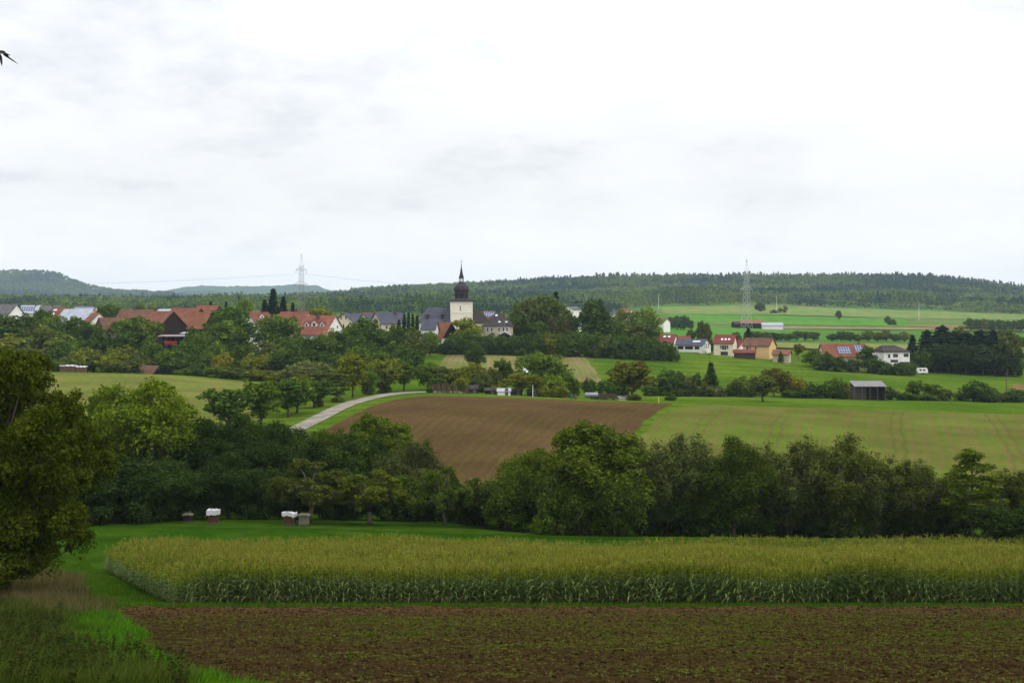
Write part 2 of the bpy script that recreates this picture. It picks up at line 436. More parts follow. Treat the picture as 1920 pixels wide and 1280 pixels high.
patch("road", [(205,455,205,505),(228,510,228,548),(255,573,255,614),(280,633,280,673),(300,690,300,729),(316,736,314,786),(322,800,318,830),(326,860,322,880)],
      None or (lambda: (lambda t: t.finish(t.mix(t.remap(t.noise(t.obj(), 0.35, 5, 0.65), 0.42, 0.62), (0.27,0.245,0.20), (0.17,0.155,0.13)), 0.9, 0.0,
               t.bump(t.noise(t.obj(), 3.0, 4), 0.3, 0.05)))(NT("worn_asphalt")))(), 0.14, 1.5, 10)
# distant plain
def far_field(name, rows, c1, c2, off=0.6, fr=0.35):
    patch(name, rows, row_mat(name + "_surface", c1, c2, 0.5, fr, 0.15, 0.006, wob=6.0), off, 12, 60)
far_field("far_green_field", [(1195,1265,1185,1760),(1300,1262,1290,1700),(1540,1240,1500,1700),(1560,1235,1520,1720)], (0.09,0.19,0.03), (0.05,0.165,0.012))
far_field("far_pale_field", [(1590,1245,1560,2300),(1750,1240,1700,2300),(1960,1235,1900,2300)], (0.17,0.18,0.06), (0.09,0.18,0.03))
far_field("far_stubble_field", [(1085,1462,1075,2300),(1140,1440,1130,2300),(1170,1440,1165,2300)], (0.20,0.16,0.08), (0.13,0.14,0.05))
far_field("far_plough_field", [(1185,1700,1178,1865),(1270,1690,1260,1860)], (0.22,0.13,0.08), (0.17,0.12,0.06))
far_field("far_plough_strip", [(1150,1290,1150,1385),(1190,1290,1190,1400)], (0.17,0.10,0.06), (0.13,0.10,0.05))
far_field("far_meadow", [(830,1230,830,1500),(960,1230,960,1480),(1125,1225,1125,1400)], (0.08,0.18,0.03), (0.055,0.165,0.02))
far_field("far_mown_field", [(640,1400,640,2250),(700,1400,700,2250),(780,1410,780,2250)], (0.19,0.18,0.07), (0.13,0.16,0.04))
patch("far_track", [(1128,1225,1128,1228),(1131,1300,1130,1302),(1140,1385,1138,1387)], mat("pale_gravel", (0.45,0.42,0.36)), 0.8, 2, 4)
# crop field in front, grown over with weeds
def clods(x, D):
    return vnoise(x/0.5, D/0.30, 1)*0.13 + vnoise(x/0.2, D/0.16, 2)*0.08 + vnoise(x/2.2, D/1.1, 4)*0.10
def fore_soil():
    t = NT("dark_cloud_shaded_soil"); o = t.obj()
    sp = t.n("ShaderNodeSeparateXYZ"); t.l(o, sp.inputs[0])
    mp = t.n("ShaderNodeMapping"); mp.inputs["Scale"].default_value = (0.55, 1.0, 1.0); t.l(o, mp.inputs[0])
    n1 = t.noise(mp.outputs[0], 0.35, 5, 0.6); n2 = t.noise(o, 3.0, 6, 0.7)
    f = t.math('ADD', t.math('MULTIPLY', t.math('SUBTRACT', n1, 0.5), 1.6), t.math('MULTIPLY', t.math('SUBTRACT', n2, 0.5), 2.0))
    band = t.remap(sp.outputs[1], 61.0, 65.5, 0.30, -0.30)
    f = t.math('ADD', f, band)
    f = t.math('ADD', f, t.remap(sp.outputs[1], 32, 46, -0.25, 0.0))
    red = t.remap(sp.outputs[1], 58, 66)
    soil = t.mix(red, (0.027,0.017,0.007), (0.056,0.033,0.014))  # soil tones dark in themselves, darkened further to stand for cloud shade
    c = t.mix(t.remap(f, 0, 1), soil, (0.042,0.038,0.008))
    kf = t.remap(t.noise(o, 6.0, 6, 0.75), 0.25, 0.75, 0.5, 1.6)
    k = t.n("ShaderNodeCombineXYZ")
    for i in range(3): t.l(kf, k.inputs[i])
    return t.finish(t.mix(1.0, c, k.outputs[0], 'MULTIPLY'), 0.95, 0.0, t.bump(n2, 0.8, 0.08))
FIELD_L = [(20,640),(30,440),(35,350),(43,300),(55,250),(62,225),(68.4,205)]
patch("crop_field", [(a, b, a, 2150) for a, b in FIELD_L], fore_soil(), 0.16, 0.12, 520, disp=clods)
patch("maize_soil", [(70.3,345,70.3,2200),(92,254,92,2200),(111,205,120,2200)], mat("maize_ground", (0.03,0.018,0.008), (0.05,0.035,0.012), 2.0, 0.95, 0.0), 0.05, 2, 60)

# ------------------------------------------------------------------ far hills and forests
def ridge(name, D0, D1, prof, m, base_py=600, seed=1, back=1.4, amp=0.0):
    """a hill: silhouette prof (px, py) seen at D1, foot at D0, falling away behind"""
    a = np.array(prof, float)
    px = np.arange(a[0,0], a[-1,0] + 1, 6.0)
    top = ZP(pchip(a[:,0], a[:,1], px), D1)
    Ds = np.concatenate([np.linspace(D0, D1, 40), np.linspace(D1, D1*back, 14)[1:]])
    foot = -14.0
    V = []
    for D in Ds:
        t = (D - D0) / (D1 - D0) if D <= D1 else 1 - (D - D1) / (D1*back - D1)
        s = t*t*(3-2*t) if D > D1 else t**1.15
        x = X(px, D1) * (0.35 + 0.65 * D / D1)
        z = foot + (top - foot) * s
        z = z + (vnoise(x/420, D/420, seed) * 0.55 + vnoise(x/160, D/160, seed+1) * 0.25) * np.abs(top - foot) * 0.45 * s * (1 - s) * 2
        if amp: z = z + (vnoise(x/45, D/45, seed+2) + vnoise(x/22, D/22, seed+5) * 0.7) * amp * s
        V.append(np.stack([x, np.full_like(x, D), z], -1))
    V = np.array(V); nr, nc = V.shape[:2]
    i = np.arange(nr*nc).reshape(nr, nc)
    Q = np.stack([i[:-1,:-1], i[:-1,1:], i[1:,1:], i[1:,:-1]], -1).reshape(-1, 4)
    o = obj(name, np_mesh(name, V.reshape(-1,3), Q, [m], smooth=True))
    tag(o, kind="structure")
    return V
def canopy_mat(name, c1, c2, s=0.02):
    return mat(name, c1, c2, s, 0.95, 0.0, 0.0, 6)
HILLM = canopy_mat("wooded_hill", (0.022,0.045,0.014), (0.04,0.07,0.02))
V_LEFT = ridge("hills", 4300, 5800, [(-900,560),(-400,530),(-200,516),(0,513),(50,512),(95,514),(130,527),(180,543),(230,549),(300,552),(380,562),(480,578),(560,590)], HILLM, seed=11)
V_MID = ridge("hills", 6300, 7600, [(40,595),(150,575),(230,552),(290,548),(330,548),(360,545),(400,545),(430,549),(470,556),(540,572),(620,592)], HILLM, seed=21, amp=13)
ridge("hills", 7800, 9600, [(120,592),(200,560),(290,548),(305,545),(360,537),(400,536),(440,537),(500,536),(545,534),(590,534),(612,542),(640,546),(665,541),(690,537),(760,541),(840,552),(960,590)], HILLM, seed=31, amp=14, back=1.18)

def leaf_quads(P, N, s, elong, rg):
    n = len(P)
    N = N / (np.linalg.norm(N, axis=1, keepdims=True) + 1e-9)
    A = rg.normal(size=(n, 3)); Tn = np.cross(N, A); Tn /= (np.linalg.norm(Tn, axis=1, keepdims=True) + 1e-9)
    B = np.cross(N, Tn)
    s = s[:, None]
    V = np.stack([P + Tn*s*elong, P + B*s, P - Tn*s*elong, P - B*s], 1).reshape(-1, 3)
    Q = np.arange(4*n).reshape(n, 4)
    return V, Q
def forest(name, pos, h, wr, m, n_leaf, leaf, seed, conifer):
    """a wood: many small crowns in one mesh; conifer is the share of pointed trees per position"""
    rg = np.random.default_rng(seed); n = len(pos)
    con = (rg.random(n) < conifer)[:, None]
    k = n_leaf
    d = rg.normal(size=(n, k, 3)); d /= np.linalg.norm(d, axis=2, keepdims=True)
    d[..., 2] = np.where(d[..., 2] < -0.2, -d[..., 2], d[..., 2])
    rad = rg.uniform(0.7, 1.05, (n, k, 1))
    Pb = d * rad; Pb[..., 2] = Pb[..., 2] * 0.42 + 0.6; Pb[..., 0] *= 0.5; Pb[..., 1] *= 0.5
    t = rg.random((n, k)) ** 0.7; a = rg.uniform(0, 2*np.pi, (n, k))
    rr = (1 - t) * 0.34 + 0.02
    Pc = np.stack([np.cos(a)*rr, np.sin(a)*rr, 0.15 + 0.98*t], -1)
    P = np.where(con[..., None], Pc, Pb)
    N = np.where(con[..., None], np.stack([np.cos(a), np.sin(a), 0.6 + 0*a], -1), d) + rg.normal(size=(n, k, 3)) * 0.45
    P = P * np.stack([wr, wr, h], -1)[:, None, :] + pos[:, None, :]
    s = np.repeat((leaf * np.clip(pos[:, 1] / 2500, 0.5, 2.0 if leaf > 3 else 1.15) * rg.uniform(0.7, 1.3, n))[:, None], k, 1) if leaf < 3 else np.repeat(leaf * rg.uniform(0.6, 1.3, n)[:, None], k, 1)
    V, Q = leaf_quads(P.reshape(-1, 3), N.reshape(-1, 3), s.ravel(), 1.3, rg)
    o = obj(name, np_mesh(name, V, Q, [m]))
    return tag(o, kind="stuff")
FOREST_M = leaf_mat("forest_leaves", (0.052,0.096,0.016), (0.115,0.155,0.022), 0.30, 0.03, 0.15, tint_scale=0.0050, tint=(0.015,0.044,0.024))
HILLF_M = leaf_mat("hill_forest_leaves", (0.055,0.098,0.020), (0.095,0.13,0.026), 0.30, 0.03, 0.15, tint_scale=0.0035, tint=(0.018,0.044,0.024))
def forest_main():
    rg = np.random.default_rng(3)
    n = 64000
    D = np.sqrt(rg.uniform(940**2, 3750**2, n)); px = rg.uniform(-420, 2250, n)
    dmin = np.interp(px, [-420,200,520,600,900,1130,1230,1300,1400,1700,1950], [1600,1550,1350,1250,1220,1450,1960,2000,2030,1950,1900])
    dmin = dmin + vnoise(px/60, px*0+3, 5) * 120
    keep = (D > dmin)
    D, px = D[keep], px[keep]
    # thin to a spacing that grows with distance
    keep = rg.random(len(D)) < np.clip((2300 / D) ** 1.2, 0, 1) * 0.62
    D, px = D[keep], px[keep]
    x = X(px, D); z = T(x, D) - 1.5
    patchy = vnoise(x/260, D/260, 12) + vnoise(x/90, D/90, 13) * 0.6
    right = np.interp(px, [600, 1000, 1300, 1900], [0.12, 0.3, 0.6, 0.45])
    conf = np.clip(right + patchy * 1.1, 0.02, 0.95)
    h = rg.uniform(12, 22, len(D)) * (1 + vnoise(x/120, D/120, 15)*0.5) + 4 * (conf > 0.6); wr = rg.uniform(10, 19, len(D)) * np.where(conf > 0.6, 0.8, 1.1)
    print("forest trees", len(D))
    forest("forest", np.stack([x, D, z], -1), h, wr, FOREST_M, 44, 1.70, 4, conf)
forest_main()
def hill_forest(V, name, n, seed, hh, leaf, k):
    rg = np.random.default_rng(seed)
    nr, nc = V.shape[:2]
    r = rg.uniform(0, 42, n); c = rg.uniform(0, nc - 1.01, n)
    ir = r.astype(int); ic = c.astype(int); fr = (r-ir)[:,None]; fc = (c-ic)[:,None]
    P = (V[ir,ic]*(1-fc) + V[ir,ic+1]*fc)*(1-fr) + (V[ir+1,ic]*(1-fc) + V[ir+1,ic+1]*fc)*fr
    P[:, 2] -= 2
    forest(name, P, rg.uniform(0.75, 1.15, n)*hh, rg.uniform(0.8, 1.2, n)*hh*0.9, HILLF_M, k, leaf, seed, np.full(n, 0.2))
hill_forest(V_LEFT, "forest", 13000, 9, 20, 3.6, 18)
# ------------------------------------------------------------------ tree prototypes (unit height)
def sub_lobes(rg, C, Rd, n, fr, shell=0.85, up=0.1):
    out_c, out_r = [], []
    for c, r in zip(C, Rd):
        d = rg.normal(size=(n, 3)); d /= np.linalg.norm(d, axis=1, keepdims=True)
        d[:, 2] = np.where(d[:, 2] < -0.45, -d[:, 2], d[:, 2])
        out_c.append(c + d * r * shell * rg.uniform(0.7, 1.1, (n, 1)) + np.array([0, 0, up]) * r * 0.3)
        out_r.append(np.repeat(r[None, :], n, 0) * fr * rg.uniform(0.7, 1.3, (n, 1)))
    return np.concatenate(out_c), np.concatenate(out_r)
def leaves_on(rg, C, Rd, n, size, elong=1.5, rnd=0.7, upb=0.25, inner=0.55, zmin=0.0, droop=0.0):
    wt = (Rd[:, 0] * Rd[:, 2]); wt = wt / wt.sum()
    i = rg.choice(len(C), n, p=wt)
    d = rg.normal(size=(n, 3)); d /= np.linalg.norm(d, axis=1, keepdims=True)
    fl = (d[:, 2] < -0.2) & (rg.random(n) < 0.6); d[fl, 2] *= -1
    P = C[i] + d * Rd[i] * rg.uniform(inner, 1.06, (n, 1))
    P[:, 2] = np.maximum(P[:, 2], zmin + rg.uniform(0, 0.03, n))
    N = d + rg.normal(size=(n, 3)) * rnd; N[:, 2] += upb
    s = size * rg.uniform(0.6, 1.35, n)
    return leaf_quads(P, N, s, elong, rg)
def tube_arrays(chains, n=5):
    mb = MB()
    for pts, rad in chains: mb.tube(pts, rad, n)
    return mb
PROTO = {}
DUMMY_L = mat("leaf_default", (0.04,0.08,0.02)); BARK = mat("bark", (0.055,0.042,0.030), (0.10,0.085,0.065), 6.0, 0.9, 0.1, 0.5)
PALE_BARK = mat("pale_bark", (0.22,0.19,0.15), (0.12,0.10,0.08), 5.0, 0.9, 0.1, 0.3)
def limb_chains(rg, C, trunk_top, r0, lean=0.03, twigs=True, split=0.25):
    top = np.array([rg.normal()*lean, rg.normal()*lean, trunk_top])
    ch = [([(0,0,-0.04), (top[0]*0.3, top[1]*0.3, split*0.6), tuple(top*np.array([.7,.7,1])*np.array([1,1,.75])), tuple(top)], [r0*1.35, r0, r0*0.75, r0*0.35])]
    for c in C:
        z0 = rg.uniform(split*0.7, max(split*0.75, min(trunk_top, c[2]) * 0.9))
        s = np.array([top[0]*z0/trunk_top, top[1]*z0/trunk_top, z0])
        mid = s + (c - s) * 0.5 + np.array([0, 0, -0.02]) + rg.normal(size=3) * 0.012
        ch.append(([tuple(s), tuple(mid), tuple(c)], [r0*0.5, r0*0.32, r0*0.08]))
        if twigs:
            for _ in range(2):
                e_ = c + rg.normal(size=3) * 0.06
                ch.append(([tuple(mid), tuple((mid+e_)/2 + rg.normal(size=3)*0.01), tuple(e_)], [r0*0.22, r0*0.15, r0*0.05]))
    return ch
def add_proto(key, V, Q, chains, bark, nat_w, nside=5):
    w95 = (np.percentile(np.abs(V[:, 0]), 97) + np.percentile(np.abs(V[:, 1]), 97))
    zmax = np.percentile(V[:, 2], 99.7)
    V = V * np.array([1/w95, 1/w95, 1/zmax])
    crown = np_mesh(key + "_crown", V, Q, [DUMMY_L])
    mb = tube_arrays(chains, nside)
    mb.v = [(x/w95, y/w95, z/zmax) for x, y, z in mb.v]
    PROTO[key] = (crown, mb.mesh(key + "_trunk", [bark], True))
def fib(rg, n):
    k = np.arange(n) + 0.5; ph = np.arccos(1 - 2*k/n); th = np.pi*(1+5**0.5)*k + rg.uniform(0, 6.28)
    return np.stack([np.cos(th)*np.sin(ph), np.sin(th)*np.sin(ph), np.cos(ph)], -1)
def proto_round(key, seed, nl, n_leaf, leaf, low=0.2, wide=0.4, levels=1, bark=BARK, rnd=0.7, elong=1.5, inner=0.55, fr=0.45, limbs=True, jit=0.16):
    """an uneven ellipsoid of overlapping boughs, each bough made of smaller sprays"""
    rg = np.random.default_rng(seed)
    cz = (low + 1.0) / 2; hz = (1.0 - low) / 2
    d = fib(rg, nl); d += rg.normal(size=(nl, 3)) * jit; d /= np.linalg.norm(d, axis=1, keepdims=True)
    rr = rg.uniform(0.48, 0.76, (nl, 1))
    C = d * rr * np.array([wide, wide, hz]) + np.array([0, 0, cz])
    taper = 1 - 0.28 * np.maximum(0, d[:, 2] - 0.2) - 0.22 * np.maximum(0, -d[:, 2])
    C[:, :2] *= taper[:, None]
    C = np.concatenate([C, [[0, 0, cz]]])
    nl += 1
    k = rg.uniform(0.32, 0.50, (nl, 1))
    Rd = k * np.array([[wide, wide, hz * 0.92]])
    ch = limb_chains(rg, C[:-1], cz + hz*0.3, 0.022, split=max(low, 0.12)) if limbs else []
    c2, r2 = sub_lobes(rg, C, Rd, 8, fr)
    if levels > 1:
        c3, r3 = sub_lobes(rg, c2, r2, 5, 0.5)
        c2 = np.concatenate([c2, c3]); r2 = np.concatenate([r2, r3])
    V, Q = leaves_on(rg, np.concatenate([C, c2]), np.concatenate([Rd*0.9, r2]), n_leaf, leaf, elong, rnd, 0.25, inner, zmin=0.01)
    add_proto(key, V, Q, ch, bark, wide * 2)
def proto_great(key, seed, n_leaf, leaf):
    """a huge old tree, branching from the ground, two humps and a skirt of low boughs"""
    rg = np.random.default_rng(seed)
    L = [(0,930,100),(-20,840,105),(30,1000,90),(90,880,80),(20,735,80),(-70,750,95),(105,785,66),(55,870,110),(140,880,62),(-90,900,115),(152,955,50),(40,985,80),(-60,1010,78),(112,1015,44),(30,1062,34),(-120,1030,50),(150,830,44),(60,700,42)]
    C, Rd = [], []
    for px, py, r in L:
        for q in range(3):
            yy = rg.uniform(-0.33, 0.33) * (1.1 - abs(py-880)/400)
            C.append(((px+12)/400 + rg.normal()*0.02, yy, (1100-py)/436 + rg.normal()*0.02)); k = r/400 * rg.uniform(0.62, 0.80)
            Rd.append((k, k, k*0.9))
    C = np.array(C); Rd = np.array(Rd)
    ch = limb_chains(rg, C[::3], 0.6, 0.016, split=0.12)
    c2, r2 = sub_lobes(rg, C, Rd, 8, 0.42); c3, r3 = sub_lobes(rg, c2, r2, 4, 0.5)
    V, Q = leaves_on(rg, np.concatenate([C, c2, c3]), np.concatenate([Rd*0.85, r2, r3]), n_leaf, leaf, 1.6, 0.8, 0.2, 0.5, zmin=0.02)
    me = np_mesh(key + "_crown", V, Q, [DUMMY_L]); mb = tube_arrays(ch, 7)
    PROTO[key] = (me, mb.mesh(key + "_trunk", [BARK], True))
def proto_bush(key, seed, n_leaf, leaf, nl=9, levels=1, fr=0.45):
    rg = np.random.default_rng(seed)
    a = np.arange(nl)*2.4 + rg.normal(size=nl)*0.3; r = 0.34*np.sqrt((np.arange(nl)+0.3)/nl)
    hz = rg.uniform(0.75, 1.0, nl) * (1 - (r/0.5)**2 * 0.6)
    C = np.stack([np.cos(a)*r, np.sin(a)*r, hz*0.62], -1)
    Rd = np.stack([rg.uniform(0.15, 0.22, nl)]*2 + [hz*0.36], -1)
    # a skirt of low growth right down to the ground
    b = rg.uniform(0, 2*np.pi, nl); q = rg.uniform(0.1, 0.42, nl)
    C = np.concatenate([C, np.stack([np.cos(b)*q, np.sin(b)*q, rg.uniform(0.10, 0.22, nl)], -1)])
    Rd = np.concatenate([Rd, np.stack([rg.uniform(0.10, 0.16, nl)]*2 + [rg.uniform(0.12, 0.22, nl)], -1)])
    c2, r2 = sub_lobes(rg, C, Rd, 7, fr)
    if levels > 1:
        c3, r3 = sub_lobes(rg, c2, r2, 5, 0.5); c2 = np.concatenate([c2, c3]); r2 = np.concatenate([r2, r3])
    V, Q = leaves_on(rg, np.concatenate([C, c2]), np.concatenate([Rd, r2]), n_leaf, leaf, 1.5, 0.7, 0.25, 0.5, zmin=-0.02)
    ch = [([(c[0]*0.25, c[1]*0.25, -0.05), tuple(c*0.6), tuple(c)], [0.016, 0.010, 0.003]) for c in C[:nl]]
    add_proto(key, V, Q, ch, BARK, 1.0)
def proto_conifer(key, seed, n_leaf, leaf, wide=0.22, low=0.06, shape=1.0, tiers=15):
    rg = np.random.default_rng(seed)
    ti = rg.integers(0, tiers, n_leaf)
    tz = low + (1 - low) * (ti / tiers)
    a = rg.integers(0, 9, n_leaf) * (2*np.pi/9) + ti * 0.7 + rg.normal(size=n_leaf) * 0.16
    q = rg.random(n_leaf) ** 0.6
    amp = rg.uniform(0.75, 1.2, (tiers, 9))[ti, (rg.integers(0, 9, n_leaf))]
    rmax = wide * (1 - ti / tiers) ** shape * amp
    r = q * rmax
    z = tz + 0.05 - 0.25 * r - 0.4 * r * q + rg.normal(size=n_leaf) * 0.008
    P = np.stack([np.cos(a)*r, np.sin(a)*r, z], -1)
    N = np.stack([np.cos(a)*0.4, np.sin(a)*0.4, np.ones(n_leaf)], -1) + rg.normal(size=(n_leaf, 3))*0.5
    V, Q = leaf_quads(P, N, leaf * rg.uniform(0.6, 1.3, n_leaf), 1.7, rg)
    tip = np.stack([rg.normal(size=40)*0.006, rg.normal(size=40)*0.006, rg.uniform(0.9, 1.0, 40)], -1)
    V2, Q2 = leaf_quads(tip, rg.normal(size=(40, 3)), np.full(40, leaf*0.6), 1.5, rg)
    add_proto(key, np.concatenate([V, V2]), np.concatenate([Q, Q2 + len(V)]), [([(0,0,-0.04), (0,0,0.5), (0,0,0.97)], [0.02, 0.012, 0.003])], BARK, wide*2)
def proto_willow(key, seed, n_stem, n_leaf, leaf, wide=0.42, low=0.1, bark=BARK):
    """many thin upright stems, wispy sprays of narrow leaves"""
    rg = np.random.default_rng(seed)
    ch, pts = [], []
    for i in range(n_stem):
        a = rg.uniform(0, 2*np.pi); rb = rg.uniform(0, 0.06); rt = wide * math.sqrt(rg.random()) * 1.0
        hh = rg.uniform(0.72, 1.0) * (1 - 0.35 * (rt/wide)**2)
        b = np.array([math.cos(a)*rb, math.sin(a)*rb, -0.03]); tp = np.array([math.cos(a)*rt, math.sin(a)*rt, hh])
        mid = b*0.45 + tp*0.55; mid[:2] *= 0.75
        ch.append(([tuple(b), tuple(mid), tuple(tp)], [0.012, 0.008, 0.002]))
        for k in range(9):
            t = rg.uniform(0.25, 1.0)
            p = (1-t)**2*b + 2*t*(1-t)*mid + t*t*tp
            if p[2] > low: pts.append((p, rg.uniform(0.035, 0.085)))
    C = np.array([p for p, r in pts]); Rd = np.array([(r, r, r*1.35) for p, r in pts])
    V, Q = leaves_on(rg, C, Rd, n_leaf, leaf, 2.6, 0.8, 0.1, 0.1, zmin=0.0)
    add_proto(key, V, Q, ch, bark, wide*2)
def proto_apple(key, seed, n_leaf, leaf):
    """an old fruit tree: short crooked trunk, wide drooping crown"""
    rg = np.random.default_rng(seed)
    C, Rd, ch = [], [], []
    ch.append(([(0,0,-0.03), (0.015,0.0,0.12), (-0.02,0.01,0.30)], [0.045, 0.034, 0.03]))
    for i in range(15):
        a = 2*np.pi*i/15 + rg.normal()*0.2; r = rg.uniform(0.18, 0.5)
        zt = rg.uniform(0.55, 0.95) - 0.55*r
        c = np.array([math.cos(a)*r, math.sin(a)*r, zt + 0.18])
        ch.append(([(-0.02,0.01,0.28), (c[0]*0.5, c[1]*0.5, 0.30 + 0.65*(c[2]-0.30)+0.08), tuple(c)], [0.022, 0.014, 0.004]))
        C.append(c); Rd.append((0.15, 0.15, 0.10))
        C.append(c + np.array([math.cos(a)*0.10, math.sin(a)*0.10, -0.14])); Rd.append((0.09, 0.09, 0.13))
    C = np.array(C); Rd = np.array(Rd)
    c2, r2 = sub_lobes(rg, C, Rd, 6, 0.5)
    V, Q = leaves_on(rg, np.concatenate([C, c2]), np.concatenate([Rd*0.8, r2]), n_leaf, leaf, 1.5, 0.8, 0.3, 0.4, zmin=0.12)
    add_proto(key, V, Q, ch, BARK, 1.1)
def proto_thin(key, seed, n_leaf, leaf, wide=0.2, low=0.22, bark=BARK):
    """a slender tree with an open crown: the stem and its side twigs show through"""
    rg = np.random.default_rng(seed)
    nl = 34; z = np.sort(rg.uniform(low, 0.95, nl)); a = np.arange(nl)*2.4 + rg.normal(size=nl)*0.3
    env = wide * np.sin(np.clip((z-low+0.08)/(1.04-low), 0.1, 0.97)*np.pi)**0.7
    rr = env * rg.uniform(0.35, 1.0, nl)
    C = np.stack([np.cos(a)*rr, np.sin(a)*rr, z], -1)
    Rd = np.stack([np.full(nl, wide*0.40)]*2 + [np.full(nl, 0.050)], -1) * rg.uniform(0.7, 1.3, (nl, 1))
    ch = [([(0,0,-0.03), (0.006,0,0.4), (-0.004,0,0.97)], [0.013, 0.010, 0.003])]
    for c in C: ch.append(([(0,0,max(0.1, c[2]-0.09)), tuple(c*np.array([.6,.6,1]) - np.array([0,0,0.02])), tuple(c)], [0.005, 0.0035, 0.0012]))
    c2, r2 = sub_lobes(rg, C, Rd, 5, 0.5)
    V, Q = leaves_on(rg, np.concatenate([C, c2]), np.concatenate([Rd*0.7, r2]), n_leaf, leaf, 1.6, 0.8, 0.2, 0.3, zmin=0.1)
    add_proto(key, V, Q, ch, bark, wide*2)
# middle distance
proto_round("round_a", 1, 13, 3600, 0.021, 0.05, 0.42)
proto_round("round_b", 2, 17, 3600, 0.021, 0.04, 0.40)
proto_round("round_c", 3, 11, 3400, 0.022, 0.06, 0.44, jit=0.25)
proto_round("roadside", 4, 14, 3200, 0.021, 0.20, 0.36, inner=0.45)
proto_round("roadside_b", 44, 11, 3000, 0.021, 0.17, 0.34, inner=0.45, jit=0.25)
proto_round("poplar", 5, 18, 3600, 0.019, 0.02, 0.24)
proto_bush("bush_a", 6, 3000, 0.027)
proto_bush("bush_b", 7, 3000, 0.027, 7)
proto_bush("bush_c", 8, 3000, 0.027, 12)
proto_conifer("spruce", 9, 2600, 0.024, 0.23, 0.05, 1.0)
proto_conifer("pine", 10, 2800, 0.026, 0.21, 0.08, 0.6, 12)
proto_conifer("column", 12, 1400, 0.020, 0.10, 0.02, 0.45, 18)
proto_round("birch", 13, 13, 2400, 0.018, 0.26, 0.22, bark=PALE_BARK, inner=0.3)
# close hedge
proto_round("alder_a", 21, 17, 34000, 0.0072, 0.0, 0.42, 2, inner=0.5, fr=0.5)
proto_round("alder_b", 22, 22, 34000, 0.0072, 0.0, 0.40, 2, inner=0.45, fr=0.5, jit=0.25)
proto_round("ash", 23, 18, 40000, 0.0068, 0.0, 0.42, 2, elong=2.2, inner=0.45, fr=0.42)
proto_round("ash_open", 24, 12, 26000, 0.0068, 0.20, 0.46, 2, elong=1.8, inner=0.5, fr=0.40, jit=0.2)
proto_willow("willow_a", 25, 52, 32000, 0.0055, low=0.10)
proto_willow("willow_b", 26, 44, 30000, 0.0055, 0.38, low=0.12)
proto_apple("apple_a", 27, 17000, 0.0115)
proto_apple("apple_b", 28, 17000, 0.0115)
proto_thin("slender", 29, 12000, 0.0070)
proto_bush("thicket_a", 30, 22000, 0.0125, 10, 2)
proto_bush("thicket_b", 31, 22000, 0.0125, 13, 2)
proto_great("great", 32, 230000, 0.0043)

LEAF = {}
def LC(key, c, c2=None, **k): LEAF[key] = leaf_mat("leaves_" + key, c, c2, **k)
LC('dk', (0.044,0.088,0.012), (0.066,0.108,0.014)); LC('md', (0.068,0.122,0.013), (0.098,0.146,0.015)); LC('lt', (0.105,0.165,0.014)); LC('yl', (0.125,0.155,0.013), (0.160,0.172,0.015))
LC('ol', (0.078,0.108,0.019), (0.105,0.128,0.023)); LC('au', (0.120,0.104,0.012), (0.080,0.110,0.013)); LC('gy', (0.115,0.138,0.044), (0.150,0.165,0.048))
LC('bl', (0.016,0.040,0.018), (0.028,0.055,0.022)); LC('gd', (0.190,0.180,0.014), (0.200,0.165,0.013)); LC('rd', (0.095,0.078,0.026), (0.085,0.100,0.022))
LC('bk', (0.026,0.046,0.013), (0.040,0.060,0.015))
# near hedge
LC('h_dk', (0.040,0.070,0.009), (0.070,0.100,0.012), noise_scale=0.5); LC('h_md', (0.058,0.094,0.008), (0.100,0.135,0.012), noise_scale=0.5)
LC('h_lt', (0.074,0.122,0.007), (0.112,0.150,0.009), noise_scale=0.5); LC('h_ol', (0.056,0.074,0.012), (0.092,0.106,0.017), noise_scale=0.5)
LC('h_gy', (0.060,0.082,0.021), (0.094,0.112,0.030), noise_scale=0.5); LC('h_yl', (0.100,0.118,0.010), (0.058,0.084,0.010), noise_scale=0.5)
LC('h_bk', (0.024,0.046,0.010), (0.040,0.066,0.011), noise_scale=0.5)
LC('big', (0.030,0.048,0.004), (0.064,0.078,0.006), noise_scale=0.5)
ADJ = {'dk':'dark green','md':'mid green','lt':'light green','yl':'yellow-green','ol':'olive green','au':'rusty brown-green','gy':'grey-green','bl':'blackish green','gd':'golden yellow',
       'rd':'brownish green','bk':'blackish green','h_dk':'dark green','h_md':'mid green','h_lt':'bright yellow-green','h_ol':'brownish olive','h_gy':'grey-green','h_yl':'yellow-tinged','h_bk':'blackish green','big':'olive green'}
NOUN = {'round':'tree','roadside':'tree','poplar':'tree','bush':'shrub','spruce':'spruce','pine':'pine','column':'conifer','birch':'pale-trunked tree','alder':'tree','ash':'tree','willow':'willow',
        'apple':'fruit tree','slender':'slender tree','thicket':'thicket','great':'tree'}
OBJN = {'tree':'tree','shrub':'shrub','spruce':'spruce_tree','pine':'pine_tree','conifer':'conifer','pale-trunked tree':'birch_tree','willow':'willow_tree','fruit tree':'fruit_tree','slender tree':'slender_tree','thicket':'shrub'}
ORD = "leftmost second third fourth fifth sixth seventh eighth ninth tenth eleventh twelfth thirteenth fourteenth fifteenth sixteenth seventeenth eighteenth nineteenth twentieth twenty-first twenty-second twenty-third".split()
